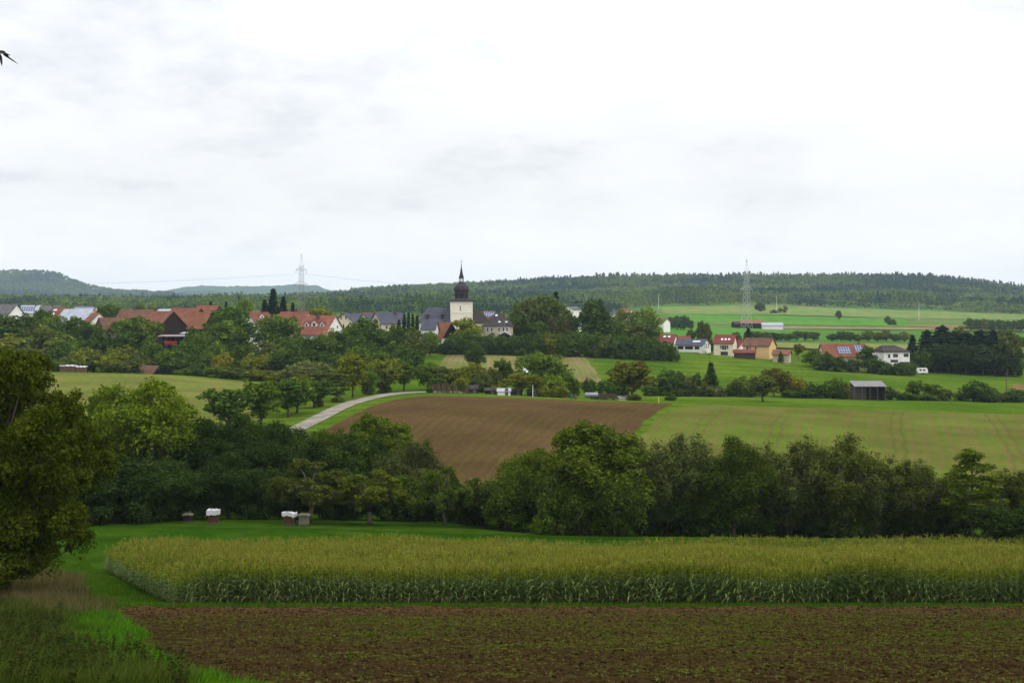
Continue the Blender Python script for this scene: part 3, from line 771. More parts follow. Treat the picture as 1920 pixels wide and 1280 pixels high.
def plant_row(where, group, items):
    """items: (proto, px, D, top py, width px, colour[, own label]); every plant is a thing with its crown and trunk"""
    items = sorted(items, key=lambda q: q[1])
    for n, it in enumerate(items):
        kind, px, D, top, wpx, colr = it[:6]
        x, y, zg = G(px, D)
        h = max(1.2, ZP(top, D) - zg); wd = wpx / F * D
        noun = NOUN[kind.split('_')[0]]
        cat = 'shrub' if noun in ('shrub', 'thicket') else 'tree'
        root = empty(OBJN[noun], (x, y, zg - 0.05), 0.0 if kind == 'great' else random.uniform(0, 6.28))
        if len(it) > 6: lab = it[6]
        elif len(items) == 1: lab = f"{ADJ[colr]} {noun} {where}"
        else:
            k = len(items) - 1 - n
            o_ = "rightmost" if k == 0 else "leftmost" if n == 0 else ORD[n] + " from the left" if n <= k else ORD[k] + " from the right"
            lab = f"{ADJ[colr]} {noun}, {o_} {where}"
        tag(root, lab, cat, group)
        cm, tm = PROTO[kind]
        for nm, me in (('foliage' if cat == 'shrub' else 'crown', cm), ('stems' if cat == 'shrub' else 'trunk', tm)):
            if nm in ('stems', 'trunk') and D > 1000: continue
            o = bpy.data.objects.new(nm, me); link(o, root)
            o.scale = (wd, wd, h)
            if me is cm:
                o.material_slots[0].link = 'OBJECT'; o.material_slots[0].material = LEAF[colr]
# ------------------------------------------------------------------ buildings
def tile_mat(name, c, c2=None, s=0.45):
    if name in _MC: return _MC[name]
    t = NT(name); o = t.obj()
    sp = t.n("ShaderNodeSeparateXYZ"); t.l(o, sp.inputs[0])
    st = t.remap(t.math('SINE', t.math('MULTIPLY', sp.outputs[2], 24.0)), -1, 1, 0.86, 1.08)
    nz = t.noise(o, s, 7, 0.75)
    c = t.mix(t.remap(nz, 0.36, 0.62), c, tuple(x*0.82 for x in (c2 or tuple(x*0.7 for x in c))))
    k = t.n("ShaderNodeCombineXYZ")
    for i in range(3): t.l(st, k.inputs[i])
    _MC[name] = t.finish(t.mix(1.0, c, k.outputs[0], 'MULTIPLY'), 0.85, 0.08)
    return _MC[name]
def plank_mat(name, c):
    if name in _MC: return _MC[name]
    t = NT(name); o = t.obj()
    mp = t.n("ShaderNodeMapping"); mp.inputs["Scale"].default_value = (5.0, 5.0, 0.15); t.l(o, mp.inputs[0])
    nz = t.noise(mp.outputs[0], 1.0, 3)
    _MC[name] = t.finish(t.mix(t.remap(nz, 0.35, 0.65), c, tuple(x*0.5 for x in c)), 0.9, 0.1, t.bump(nz, 0.5, 0.05))
    return _MC[name]
ROOF = dict(orange=tile_mat("orange_tiles", (0.215,0.088,0.050), (0.150,0.064,0.040)), red=tile_mat("red_tiles", (0.200,0.074,0.050), (0.145,0.056,0.040)),
            brown=tile_mat("brown_tiles", (0.155,0.075,0.048), (0.10,0.052,0.038)), slate=tile_mat("slate", (0.080,0.084,0.110), (0.060,0.062,0.080)),
            dark=tile_mat("dark_tiles", (0.058,0.047,0.045), (0.040,0.034,0.034)), grey=tile_mat("grey_tiles", (0.13,0.12,0.13)), pink=tile_mat("pale_red_tiles", (0.27,0.105,0.074), (0.20,0.078,0.054)),
            pale=tile_mat("pale_sheet", (0.38,0.40,0.46), (0.30,0.32,0.38)), maroon=tile_mat("maroon_tiles", (0.19,0.050,0.042), (0.14,0.04,0.034)), rust=tile_mat("rust_tiles", (0.205,0.076,0.046), (0.135,0.054,0.038)))
WALL = dict(white=mat("white_plaster", (0.74,0.73,0.70), (0.64,0.63,0.59), 0.6), cream=mat("cream_plaster", (0.70,0.64,0.47), (0.62,0.56,0.41), 0.6), beige=mat("beige_plaster", (0.50,0.44,0.32), (0.42,0.37,0.27), 0.6),
            yellow=mat("yellow_plaster", (0.66,0.44,0.19), (0.60,0.40,0.17), 0.6), wood=plank_mat("weathered_boards", (0.075,0.055,0.042)), darkwood=plank_mat("dark_boards", (0.030,0.020,0.016)),
            stone=mat("sandstone", (0.42,0.37,0.28), (0.32,0.28,0.21), 1.2), brick=mat("brick", (0.22,0.11,0.07), (0.16,0.08,0.055), 2.0), greywood=plank_mat("grey_boards", (0.13,0.115,0.10)))
FRAME = mat("white_frame", (0.72,0.72,0.70), (0.66,0.66,0.64)); GLASS = mat("window_glass", (0.025,0.028,0.033), (0.04,0.042,0.046), 3, 0.12, 0.5)
DFRAME = mat("brown_frame", (0.06,0.04,0.03)); PALEGLASS = mat("sky_coloured_glass", (0.62,0.66,0.72), (0.55,0.6,0.68), 1, 0.08, 0.6)  # pale glass: its colour stands in for the reflected sky
BRICKC = mat("chimney_brick", (0.13,0.07,0.05), (0.08,0.05,0.04), 3); METAL = mat("galvanised_steel", (0.24,0.25,0.26), (0.18,0.19,0.2), 2, 0.5, 0.4)
DARKMETAL = mat("dark_steel", (0.06,0.065,0.07)); WHITEM = mat("white_paint", (0.76,0.76,0.75), (0.68,0.68,0.67), 1)
def solar_mat():
    t = NT("solar_cells"); b = t.n("ShaderNodeTexBrick")
    b.offset = 0.0; b.inputs["Scale"].default_value = 1.0; b.inputs["Mortar Size"].default_value = 0.06
    b.inputs["Brick Width"].default_value = 1.0; b.inputs["Row Height"].default_value = 1.6
    b.inputs["Color1"].default_value = (0.035,0.06,0.16,1); b.inputs["Color2"].default_value = (0.03,0.05,0.14,1); b.inputs["Mortar"].default_value = (0.4,0.42,0.46,1)
    t.l(t.obj(), b.inputs["Vector"])
    return t.finish(b.outputs[0], 0.15, 0.5)
SOLAR = solar_mat()
_wm = {}
def window_mesh(w_, h_, frame, fm=0.09, glass=None):
    k = (round(w_, 2), round(h_, 2), frame.name, glass.name if glass else "")
    if k not in _wm:
        mb = MB(); f = min(fm, w_*0.2)
        mb.box(-w_/2, w_/2, -0.07, 0.10, -h_/2, -h_/2+f); mb.box(-w_/2, w_/2, -0.07, 0.10, h_/2-f, h_/2)
        mb.box(-w_/2, -w_/2+f, -0.07, 0.10, -h_/2+f, h_/2-f); mb.box(w_/2-f, w_/2, -0.07, 0.10, -h_/2+f, h_/2-f)
        mb.box(-w_/2+f, w_/2-f, -0.03, 0.06, -h_/2+f, h_/2-f, 1)
        if w_ > 1.5:
            for i in range(1, int(w_ / 0.8)):
                xx = -w_/2 + i * w_ / int(w_ / 0.8); mb.box(xx-0.04, xx+0.04, -0.06, -0.031, -h_/2+f, h_/2-f)
        _wm[k] = mb.mesh("window", [frame, glass or GLASS])
    return _wm[k]
def add_window(root, face, u, z, w_, h_, L, W, frame=FRAME, name="window", proud=0.0):
    o = obj(name, window_mesh(w_, h_, frame), root)
    yaw = {'F': 0, 'R': 90, 'L': -90, 'B': 180}[face]
    o.rotation_euler = (0, 0, R(yaw))
    if face == 'F': o.location = (u, -W/2 - proud, z)
    elif face == 'R': o.location = (L/2 + proud, u, z)
    elif face == 'L': o.location = (-L/2 - proud, -u, z)
    else: o.location = (-u, W/2 + proud, z)
    return o
def gable_roof(L, W, ze, zr, ov=0.45, th=0.22, hipl=0.0, hipr=0.0):
    mb = MB(); sl_ = (zr - ze) / (W/2)
    zo = ze - ov*sl_; a = L/2 + (ov if not hipl else ov); b = L/2 + ov
    for s in (-1, 1):
        y0 = s*(W/2 + ov)
        p = [(-a, y0, zo), (b, y0, zo), (b - hipr, 0, zr), (-a + hipl, 0, zr)]
        if s > 0: p = [p[1], p[0], p[3], p[2]]
        mb.hexa([*p, *[(q[0], q[1], q[2] + th) for q in p]])
    for s, hp in ((-1, hipl), (1, hipr)):
        if hp:
            xx = -a if s < 0 else b
            xr = xx - s*hp
            p = [(xx, -s*(-(W/2+ov)) * 1, zo), (xx, -s*(W/2+ov), zo), (xr, 0, zr)]
            base = [(q[0], q[1], q[2]) for q in p]; topp = [(q[0], q[1], q[2] + th) for q in p]
            mb.face(base[::-1]); mb.face(topp)
            for i in range(3): j = (i+1) % 3; mb.face([base[i], base[j], topp[j], topp[i]])
    return mb
def wall_body(L, W, ze, zr, hip=False, z0=-4.0):
    mb = MB()
    if hip: mb.box(-L/2, L/2, -W/2, W/2, z0, ze); return mb
    A = [(-L/2, -W/2, z0), (-L/2, W/2, z0), (-L/2, W/2, ze), (-L/2, 0, zr), (-L/2, -W/2, ze)]
    B = [(L/2, y, z) for _, y, z in A]
    mb.face(A); mb.face(B[::-1])
    for i in range(5):
        j = (i+1) % 5
        if i in (2, 3): continue
        mb.face([A[j], A[i], B[i], B[j]])
    mb.face([A[3], A[2], B[2], B[3]]); mb.face([A[4], A[3], B[3], B[4]])
    return mb
def house(name, label, cat, px, D, wpx, ridge, eave, depth, yaw, wall, roof, hipl=0, hipr=0, wins=(), chim=(), sky=(), solar=(), dorm=(), group=None, frame=FRAME, gable=None, doors=(), ov=0.45):
    yw = R(yaw)
    x, y, zg = G(px, D)
    L = wpx / F * D / max(0.25, math.cos(yw))
    root = empty(name, (x, y, zg), yw); tag(root, label, cat, group)
    zr = ZP(ridge, D) - zg; ze = ZP(eave, D - depth*0.4*math.cos(yw)) - zg
    ze = min(ze, zr - 0.6)
    hip = bool(hipl and hipr)
    wm = WALL[wall] if isinstance(wall, str) else wall
    wall_body(L, depth, ze, zr, hip).build("wall", [wm], root)
    ro = gable_roof(L, depth, ze, zr, ov, 0.22, hipl, hipr).build("roof", [ROOF[roof]], root)
    if gable:      # boarded gable end, its own look
        g = MB()
        for s, f in (('R', 1), ('L', -1)):
            if s in gable:
                xx = f*(L/2 + 0.03)
                p = [(xx, -depth/2-.02, ze - (zr-ze)*0.0), (xx, depth/2+.02, ze), (xx, 0, zr - 0.03)]
                g.face(p if f > 0 else p[::-1]); g.face([(q[0]-f*0.02, q[1], q[2]) for q in (p[::-1] if f > 0 else p)])
        g.build("gable_boards", [WALL['darkwood']], root)
    for f, u, dz, w_, h_ in wins: add_window(root, f, u*(L if f in 'FB' else depth), ze + dz, w_, h_, L, depth, frame)
    for f, u, w_, h_ in doors:
        add_window(root, f, u*(L if f in 'FB' else depth), h_/2 + 0.1, w_, h_, L, depth, DFRAME, "door")
    slope = math.atan2(zr - ze, depth/2)
    nrm = (0, -math.sin(slope), math.cos(slope))
    def on_slope(u, t, lift):
        yy = -depth/2 * t; zz = zr - (zr - ze) * t + 0.22
        return (u*L, yy + nrm[1]*lift, zz + nrm[2]*lift)
    for u, t, cw, ch_ in chim:
        mb = MB(); mb.box(-cw/2, cw/2, -cw/2, cw/2, -2.2, ch_); mb.box(-cw/2-.08, cw/2+.08, -cw/2-.08, cw/2+.08, ch_+.002, ch_+.16)
        c = mb.build("chimney", [BRICKC], ro); c.location = (u*L, -depth/2*t, zr - (zr-ze)*t + 0.2)
    for u, t, sw, sh in sky:
        c = obj("skylight", window_mesh(sw, sh, DARKMETAL, 0.08, PALEGLASS), ro)
        c.rotation_euler = (slope - R(90), 0, 0); c.location = on_slope(u, t, 0.05)
    for u, t, sw, sh in solar:
        mb = MB(); mb.box(-sw/2, sw/2, -sh/2, sh/2, 0.04, 0.10)
        c = mb.build("solar_panel", [SOLAR], ro); c.rotation_euler = (slope, 0, 0); c.location = on_slope(u, t, 0.02)
    for u, t, dw, dh in dorm:
        px_, py_, pz_ = on_slope(u, t, 0)
        d_ = empty("dormer", (px_, py_, pz_ - 0.1)); d_.parent = root
        run = dh / math.tan(slope) + 0.4
        mb = MB(); A = [(-dw/2, 0, -0.3), (dw/2, 0, -0.3), (dw/2, 0, dh*0.55), (0, 0, dh), (-dw/2, 0, dh*0.55)]
        B = [(q[0], run, q[2]) for q in A]
        mb.face(A); mb.face(B[::-1])
        for i in range(5): j = (i+1) % 5; mb.face([A[j], A[i], B[i], B[j]])
        b = mb.build("dormer_wall", [WALL['white']], d_)
        mb = MB()
        for s in (-1, 1):
            p = [(s*(dw/2+.25), -.3, dh*0.55-.2), (0, -.3, dh+.02), (0, run, dh+.02), (s*(dw/2+.25), run, dh*0.55-.2)]
            if s > 0: p = p[::-1]
            mb.hexa([*p, *[(q[0], q[1], q[2]+.16) for q in p]])
        mb.build("dormer_roof", [ROOF['maroon']], d_)
        c = obj("window", window_mesh(dw*0.5, dh*0.5, FRAME), d_); c.location = (0, -0.02, dh*0.30)
    return root, L, ze, zr
VIL = "houses and barns of the village on the hill"
# left end of the village
house("house", "white-gabled grey-roofed house farthest left in the village", "house", 14, 560, 40, 571, 588, 9, -20, "white", "grey", group=VIL, wins=[('F',-.2,-1.2,1,1.1),('F',.15,-1.2,1,1.1)], sky=[(-.3,.6,2.4,1.6)])
house("house", "house with pale solar-clad roof beside the white-gabled house", "house", 58, 575, 30, 573, 587, 9, 10, "cream", "pale", group=VIL, solar=[(-.1,.5,6,3)], chim=[(.3,.1,.6,.8)])
house("house", "wide brown-grey roof between two solar-clad roofs", "house", 90, 590, 44, 574, 589, 10, 8, "cream", "grey", group=VIL, chim=[(.2,.1,.6,.8)])
house("house", "small orange-roofed house with two bright rooflights", "house", 112, 565, 26, 577, 594, 8, -25, "white", "rust", group=VIL, sky=[(-.2,.3,2.2,1.2),(-.2,.75,2.4,1.6)])
house("barn", "large barn with light grey sheet roof facing the fields", "barn", 148, 550, 58, 580, 604, 14, -18, "white", "pale", group=VIL)
house("house", "pale solar-covered roof just behind the light grey barn", "house", 161, 600, 38, 575, 584, 10, 5, "cream", "grey", group=VIL, solar=[(-.25,.5,4,2.6),(.22,.5,4,2.6)], chim=[(.45,.1,.6,.9)])
house("house", "orange-roofed white house right of the light grey barn", "house", 180, 540, 20, 587, 606, 9, -48, "white", "orange", group=VIL, wins=[('R',-.15,-.6,.9,1.1),('R',.15,-.6,.9,1.1)])
house("barn", "small weathered barn with grey board gable toward the fields", "barn", 206, 520, 30, 596, 617, 9, 42, "greywood", "brown", group=VIL)
house("barn", "long dark brown tiled barn behind the big walnut crown", "barn", 258, 545, 62, 581, 601, 13, -8, "wood", "brown", group=VIL)
house("barn", "tall orange-roofed barn with dark boarded gable", "barn", 306, 500, 50, 584, 615, 13.5, -44, "darkwood", "orange", group=VIL)
house("barn", "rust-red barn roof rising behind the orange-roofed barns", "barn", 350, 560, 56, 578, 600, 13, -20, "wood", "rust", group=VIL)
house("barn", "second orange-roofed barn, with a low dark wall under its eave", "barn", 370, 505, 56, 586, 615, 13, -18, "darkwood", "orange", group=VIL)
house("barn", "topmost orange-brown barn roof above the second orange barn", "barn", 391, 580, 40, 573, 587, 11, -12, "wood", "rust", group=VIL)
house("house", "white farmhouse wing beyond the rust-red barn", "house", 312, 600, 26, 580, 588, 9, 0, "white", "pale", group=VIL)
# open sheds under the barns
def lean_to(label, px, D, wpx, top, roofm, depth=6, h=3.0):
    x, y, zg = G(px, D); z1 = ZP(top, D) - zg; L = wpx / F * D
    root = empty("open_shed", (x, y, zg)); tag(root, label, "shed", "open sheds under the barns")
    mb = MB(); mb.hexa([(-L/2,-depth/2,z1-.5),(L/2,-depth/2,z1-.5),(L/2,depth/2,z1),(-L/2,depth/2,z1),(-L/2,-depth/2,z1-.38),(L/2,-depth/2,z1-.38),(L/2,depth/2,z1+.12),(-L/2,depth/2,z1+.12)])
    mb.build("roof", [roofm], root)
    mb = MB(); mb.box(-L/2+.2, L/2-.2, depth/2-.3, depth/2-.1, -3, z1-.1); mb.build("wall", [WALL['darkwood']], root)
    for i in range(4):
        xx = -L/2 + .4 + i*(L-.8)/3
        mb = MB(); mb.box(-.12,.12,-.12,.12,-3,z1-.52); p = mb.build("post", [WALL['wood']], root); p.location = (xx, -depth/2+.3, 0)
    return root, L, z1
lean_to("low open shed with grey-pink roof under the tall orange barn", 325, 478, 52, 628, tile_mat("faded_sheet", (0.30,0.24,0.24)), 7)
lean_to("small open shed with whitish roof under the second orange barn", 352, 486, 24, 623, ROOF['pale'], 6)
def red_trailer():
    x, y, zg = G(320, 474); zz = ZP(645, 474) - zg
    root = empty("farm_trailer", (x, y, zg)); tag(root, "red farm trailer parked in the open shed under the barns", "trailer")
    mb = MB(); mb.hexa([(-2,-1,zz),(2,-1,zz-.2),(2,1,zz-.2),(-2,1,zz),(-2.3,-1.2,zz+1.2),(2.3,-1.2,zz+1.0),(2.3,1.2,zz+1.0),(-2.3,1.2,zz+1.2)])
    mb.build("hopper", [mat("red_paint", (0.42,0.035,0.02), (0.34,0.03,0.02))], root)
    mb = MB(); mb.box(-2.2,2.6,-.5,.5,zz-.65,zz-.25); mb.build("chassis", [DARKMETAL], root)
    for sx in (-1.2, 1.2):
        mb = MB(); mb.tube([(sx,-1.1,zz-.5),(sx,-.7,zz-.5)], .5, 12); mb.build("wheel", [DARKMETAL], root)
        mb = MB(); mb.box(sx-.1, sx+.1, -1, -.8, -.5, zz-.9); mb.build("prop", [DARKMETAL], root)
red_trailer()
house("hut", "brown-roofed field hut at the edge of the mown meadow", "hut", 284, 412, 40, 686, 703, 8, -35, "wood", "brown", group=None, ov=.5)
# middle of the village
house("house", "red-roofed house with white gable and balcony beside the big round crown", "house", 484, 500, 30, 586, 606, 11, 40, "white", "red", group=VIL, wins=[('L',-.2,-.8,1,1.2),('L',.2,-.8,1,1.2),('L',0,-3.2,2.2,1.8)], dorm=[(0,.55,1.8,1.8)])
house("house", "long low orange roof behind the big round crown", "house", 520, 560, 46, 589, 602, 10, 5, "cream", "orange", group=VIL)
house("house", "wide red roof left of the house with three dormers", "house", 553, 535, 52, 585, 608, 12, -12, "white", "red", group=VIL, wins=[('F',.2,-1.3,1,1.3),('F',.38,-1.3,1,1.3)], chim=[(.05,0,.6,1.0)])
house("house", "brick-red roof tucked behind the three-dormer house", "house", 575, 575, 40, 585, 600, 10, -12, "cream", "rust", group=VIL)
house("house", "large pale red roofed house with three white dormers and dark chimney", "house", 602, 485, 58, 592, 626, 12.5, -30, "white", "pink", group=VIL, dorm=[(-.28,.62,2.0,2.1),(-.02,.62,2.6,2.6),(.26,.62,2.0,2.1)], chim=[(-.02,.25,1.1,1.9)], wins=[('R',-.25,-.3,1,1.4),('R',.1,2.6,.9,1.1)])
house("house", "tall cream house with two gable windows and slate roof", "house", 661, 520, 27, 588, 603, 9.5, 62, "cream", "slate", group=VIL,
      wins=[('L',u,1.6,.8,1.3) for u in (-.12,.12)] + [('L',u,-1.9,1.0,1.9) for u in (-.26,0,.26)] + [('L',u,-5.6,1.0,2.0) for u in (-.26,0,.26)] + [('F',-.25,-2,1,1.8),('F',.1,-2,1,1.8)], ov=.6)
house("house", "cream cross-wing with small gable right of the tall cream house", "house", 690, 524, 14, 589, 603, 7, 66, "cream", "slate", group=VIL, wins=[('L',-.15,-.3,.9,1.5),('L',.2,-.3,.9,1.5)], ov=.5)
house("house", "reddish roof behind the cream cross-wing", "house", 693, 560, 26, 587, 600, 9, -10, "white", "red", group=VIL)
house("house", "beige house with dark slate roof left of the dark conifers", "house", 728, 515, 44, 586, 606, 10.5, 32, "beige", "slate", group=VIL, chim=[(.25,.2,.9,.9)],
      wins=[('F',-.3,-1.6,1.1,1.6),('F',-.1,-1.6,1.1,1.6),('F',.12,-1.6,1.1,1.6),('F',.34,-1.6,1.1,1.6),('L',-.2,-1.6,1,1.5),('L',.2,-1.6,1,1.5)])
house("barn", "half-timbered barn with orange roof and black gable before the church", "barn", 826, 506, 40, 605, 634, 10, -42, "white", "orange", gable="R", ov=.5,
      wins=[('R',u,-1.5,1.0,1.2) for u in (-.3,-.1,.12,.32)], frame=DFRAME)
house("house", "small blue-grey roof between the nave and the half-timbered barn", "house", 806, 500, 26, 604, 617, 6, -10, "white", "slate", group=VIL)
house("house", "beige manor house with dark hipped roof right of the church", "house", 934, 505, 50, 588, 610, 12, -6, "stone", "dark", 4.5, 4.5, group=VIL,
      wins=[('F',u,-1.6,.9,1.7) for u in (-.32,-.17,.10,.26,.40)] + [('F',u,-4.6,.9,1.6) for u in (-.32,-.17)], doors=[('F',-.42,1.5,3.2)], chim=[(.22,.1,.7,1.0)], sky=[(-.05,.2,1.0,1.2),(.10,.75,1.0,1.0),(.36,.75,1.0,1.0)])
def porch():
    x, y, zg = G(946, 496); zt = ZP(622, 496) - zg
    root = empty("porch", (x, y, zg)); tag(root, "dark porch with white gable edge in front of the manor house", "porch")
    mb = MB()
    for s in (-1, 1):
        p = [(s*2.6,-2,zt-1.3),(0,-2,zt),(0,3.4,zt),(s*2.6,3.4,zt-1.3)]
        if s > 0: p = p[::-1]
        mb.hexa([*p, *[(q[0],q[1],q[2]+.18) for q in p]])
    mb.build("roof", [WHITEM], root)
    mb = MB(); mb.box(-2.2,2.2,-1.6,3.2,-3,zt-1.5); mb.build("wall", [WALL['darkwood']], root)
porch()
house("house", "orange-roofed house with solar panels behind the manor house", "house", 908, 570, 40, 584, 600, 9, -8, "white", "orange", group=VIL, solar=[(.25,.4,5,3)])
# right-hand houses
RH = "houses along the green field"
house("house", "red-roofed white house with three bright rooflights by the dark hedge", "house", 1246, 560, 40, 627, 641, 10, -20, "white", "maroon", group=RH, sky=[(-.25,.35,1.2,1.3),(.05,.35,1.3,1.3),(.25,.35,1.3,1.3)], wins=[('F',.2,-1.2,1.2,1.2)])
house("house", "red roof behind the white house with balcony", "house", 1279, 562, 28, 630, 642, 9, -10, "white", "rust", group=RH, chim=[(.3,0,.6,.8),(.42,0,.6,.8)])
r_, L_, ze_, zr_ = house("house", "white house with long balcony and slate-grey roof", "house", 1300, 540, 46, 636, 647, 11, -27, "white", "slate", group=RH, sky=[(.2,.45,3.4,1.6)],
      wins=[('F',-.32,-1.1,2.6,1.3),('F',0.0,-1.1,3.6,1.3),('F',.3,-1.1,2.0,1.3),('F',-.25,-4.0,1.4,1.6),('F',.0,-4.0,1.4,1.6),('F',.22,-4.0,2.6,1.6),('R',-.2,-.2,.8,2.0),('R',.02,-.2,.8,2.0),('R',.24,-.2,.8,2.0),('R',-.1,-3.4,1.0,1.6)], frame=DFRAME)
mb = MB(); mb.box(-L_*.48, L_*.40, -6.9, -5.6, ze_-2.9, ze_-2.75); mb.box(-L_*.48, L_*.40, -6.95, -6.85, ze_-2.749, ze_-1.85)
mb.build("balcony", [WALL['white']], r_)
house("house", "cream house with maroon roof and three skylights in a row", "house", 1360, 530, 34, 628, 643, 9, -20, "cream", "maroon", group=RH, sky=[(-.1,.6,1.0,1.4),(.08,.6,1.0,1.4),(.26,.6,1.0,1.4)], wins=[('F',-.12,-1.6,.8,1.7),('F',.05,-1.8,2.0,2.0),('F',.22,-1.6,.8,1.7)], doors=[('F',.05,3.0,1.5)])
house("house", "narrow white gable squeezed between the cream and the yellow house", "house", 1391, 560, 8, 637, 651, 7, -62, "white", "maroon", group=RH)
house("house", "yellow house with brown tiled roof", "house", 1424, 528, 44, 634, 648, 10, -28, "yellow", "brown", group=RH, wins=[('F',-.32,-1.0,1.2,1.2),('F',-.22,-1.0,.8,1.2),('F',.0,-1.0,1.0,1.2)], chim=[(.45,.0,.6,.5)])
house("annex", "low red-brown terrace annex in front of the yellow house", "annex", 1396, 517, 38, 656, 661, 4, -5, "wood", "maroon")
house("garage", "small orange-roofed garage right of the yellow house", "garage", 1466, 512, 28, 656, 664, 6, -20, "beige", "orange", wins=[('R',0,-1.1,1.5,1.6)])
house("house", "long orange-roofed house carrying blue solar panels", "house", 1580, 508, 82, 645, 668, 11, 2, "beige", "rust", group=RH, solar=[(-.02,.55,5.0,3.6),(.32,.4,3.0,3.4)], chim=[(.36,.05,.6,.6)], wins=[('F',-.3,-1.2,1.4,1.2)])
def mast(label, px, D, top, name="mast", r=.06):
    x, y, zg = G(px, D); h = ZP(top, D) - zg
    root = empty(name, (x, y, zg)); tag(root, label, "mast")
    mb = MB(); mb.tube([(0,0,-.3),(0,0,h)], [r*1.3, r], 6); mb.build("pole", [WHITEM], root)
    return root, h
house("house", "white house with dark brown half-hipped roof beside the pine wood", "house", 1670, 500, 50, 648, 659, 11, 8, "white", "dark", 2.0, 4.0, group=RH,
      wins=[('F',-.05,-1.5,2.0,1.3),('F',.36,-1.4,2.0,1.3),('F',-.30,-1.7,.9,1.4),('F',.30,-4.6,4.0,1.3),('F',-.1,-3.6,3.0,1.0)], frame=DFRAME)
def greenhouse():
    x, y, zg = G(1571, 492)
    root = empty("greenhouse", (x, y, zg)); tag(root, "small pale greenhouse in front of the solar-panelled house", "greenhouse")
    mb = MB(); mb.box(-1.3,1.3,-1.5,1.5,-1,1.6); mb.build("wall", [PALEGLASS], root)
    mb = MB()
    for s in (-1, 1):
        p = [(s*1.4,-1.6,1.61),(0,-1.6,2.6),(0,1.6,2.6),(s*1.4,1.6,1.61)]
        if s > 0: p = p[::-1]
        mb.hexa([*p, *[(q[0],q[1],q[2]+.06) for q in p]])
    mb.build("roof", [WHITEM], root)
greenhouse()
# distant houses and farm
house("house", "distant white house peeping out between the two big crowns", "house", 1072, 900, 16, 575, 581, 10, 50, "white", "grey")
FARV = "distant houses beyond the trees"
house("house", "distant house with dark roof left of the red-roofed distant house", "house", 1148, 1080, 16, 585, 589, 12, 10, "white", "slate", group=FARV)
house("house", "distant house with small red roof among the far trees", "house", 1176, 1150, 16, 579, 583, 12, -10, "white", "red", group=FARV)
house("house", "distant pale house right of the small red roof", "house", 1194, 1140, 12, 584, 587, 12, 10, "cream", "brown", group=FARV)
house("house", "distant white house with brown roof at the edge of the green plain", "house", 1240, 950, 20, 597, 604, 12, -30, "white", "brown", group=FARV)
house("barn", "distant long farm barn with faded red roof", "barn", 1410, 1085, 42, 601, 606, 18, -10, "darkwood", "pink")
house("barn", "distant white farm hall beside the long red-roofed barn", "barn", 1447, 1075, 38, 605, 610, 14, -5, "white", "pale")
house("barn", "distant dark low shed left of the long farm barn", "shed", 1384, 1090, 18, 603, 608, 14, 5, "darkwood", "dark")
# field shed
def field_shed():
    x, y, zg = G(1627, 366)
    L = 58 / F * 366; W = 4.6
    root = empty("field_shed", (x, y, zg)); tag(root, "weathered wooden field shed with grey sloping roof among the bushes", "shed")
    h = ZP(715, 366) - zg
    mb = MB(); mb.hexa([(-L/2-.2,-W/2-.6,h-1.35),(L/2+.2,-W/2-.6,h-1.35),(L/2+.2,W/2+.3,h-.05),(-L/2-.2,W/2+.3,h-.05),(-L/2-.2,-W/2-.6,h-1.2),(L/2+.2,-W/2-.6,h-1.2),(L/2+.2,W/2+.3,h+.1),(-L/2-.2,W/2+.3,h+.1)])
    mb.build("roof", [mat("grey_sheet_roof", (0.20,0.19,0.20), (0.15,0.145,0.15), 0.8)], root)
    mb = MB(); mb.box(-L/2,L/2,W/2-.2,W/2,-1,h-.35); mb.box(-L/2,-L/2+.15,-W/2,W/2-.2,-1,h-1.45); mb.box(L/2-.15,L/2,-W/2,W/2-.2,-1,h-1.45)
    mb.box(-L*.12,-L/2+.15,-W/2+.3,-W/2+.38,-1,h-1.5); 
    mb.build("wall", [plank_mat("shed_boards", (0.075,0.06,0.052))], root)
    for i in range(5):
        mb = MB(); mb.box(-.09,.09,-.09,.09,-.6,h-1.38); p = mb.build("post", [WALL['greywood']], root); p.location = (-L/2+.1+i*(L-.2)/4, -W/2+.02-.1, 0)
field_shed()
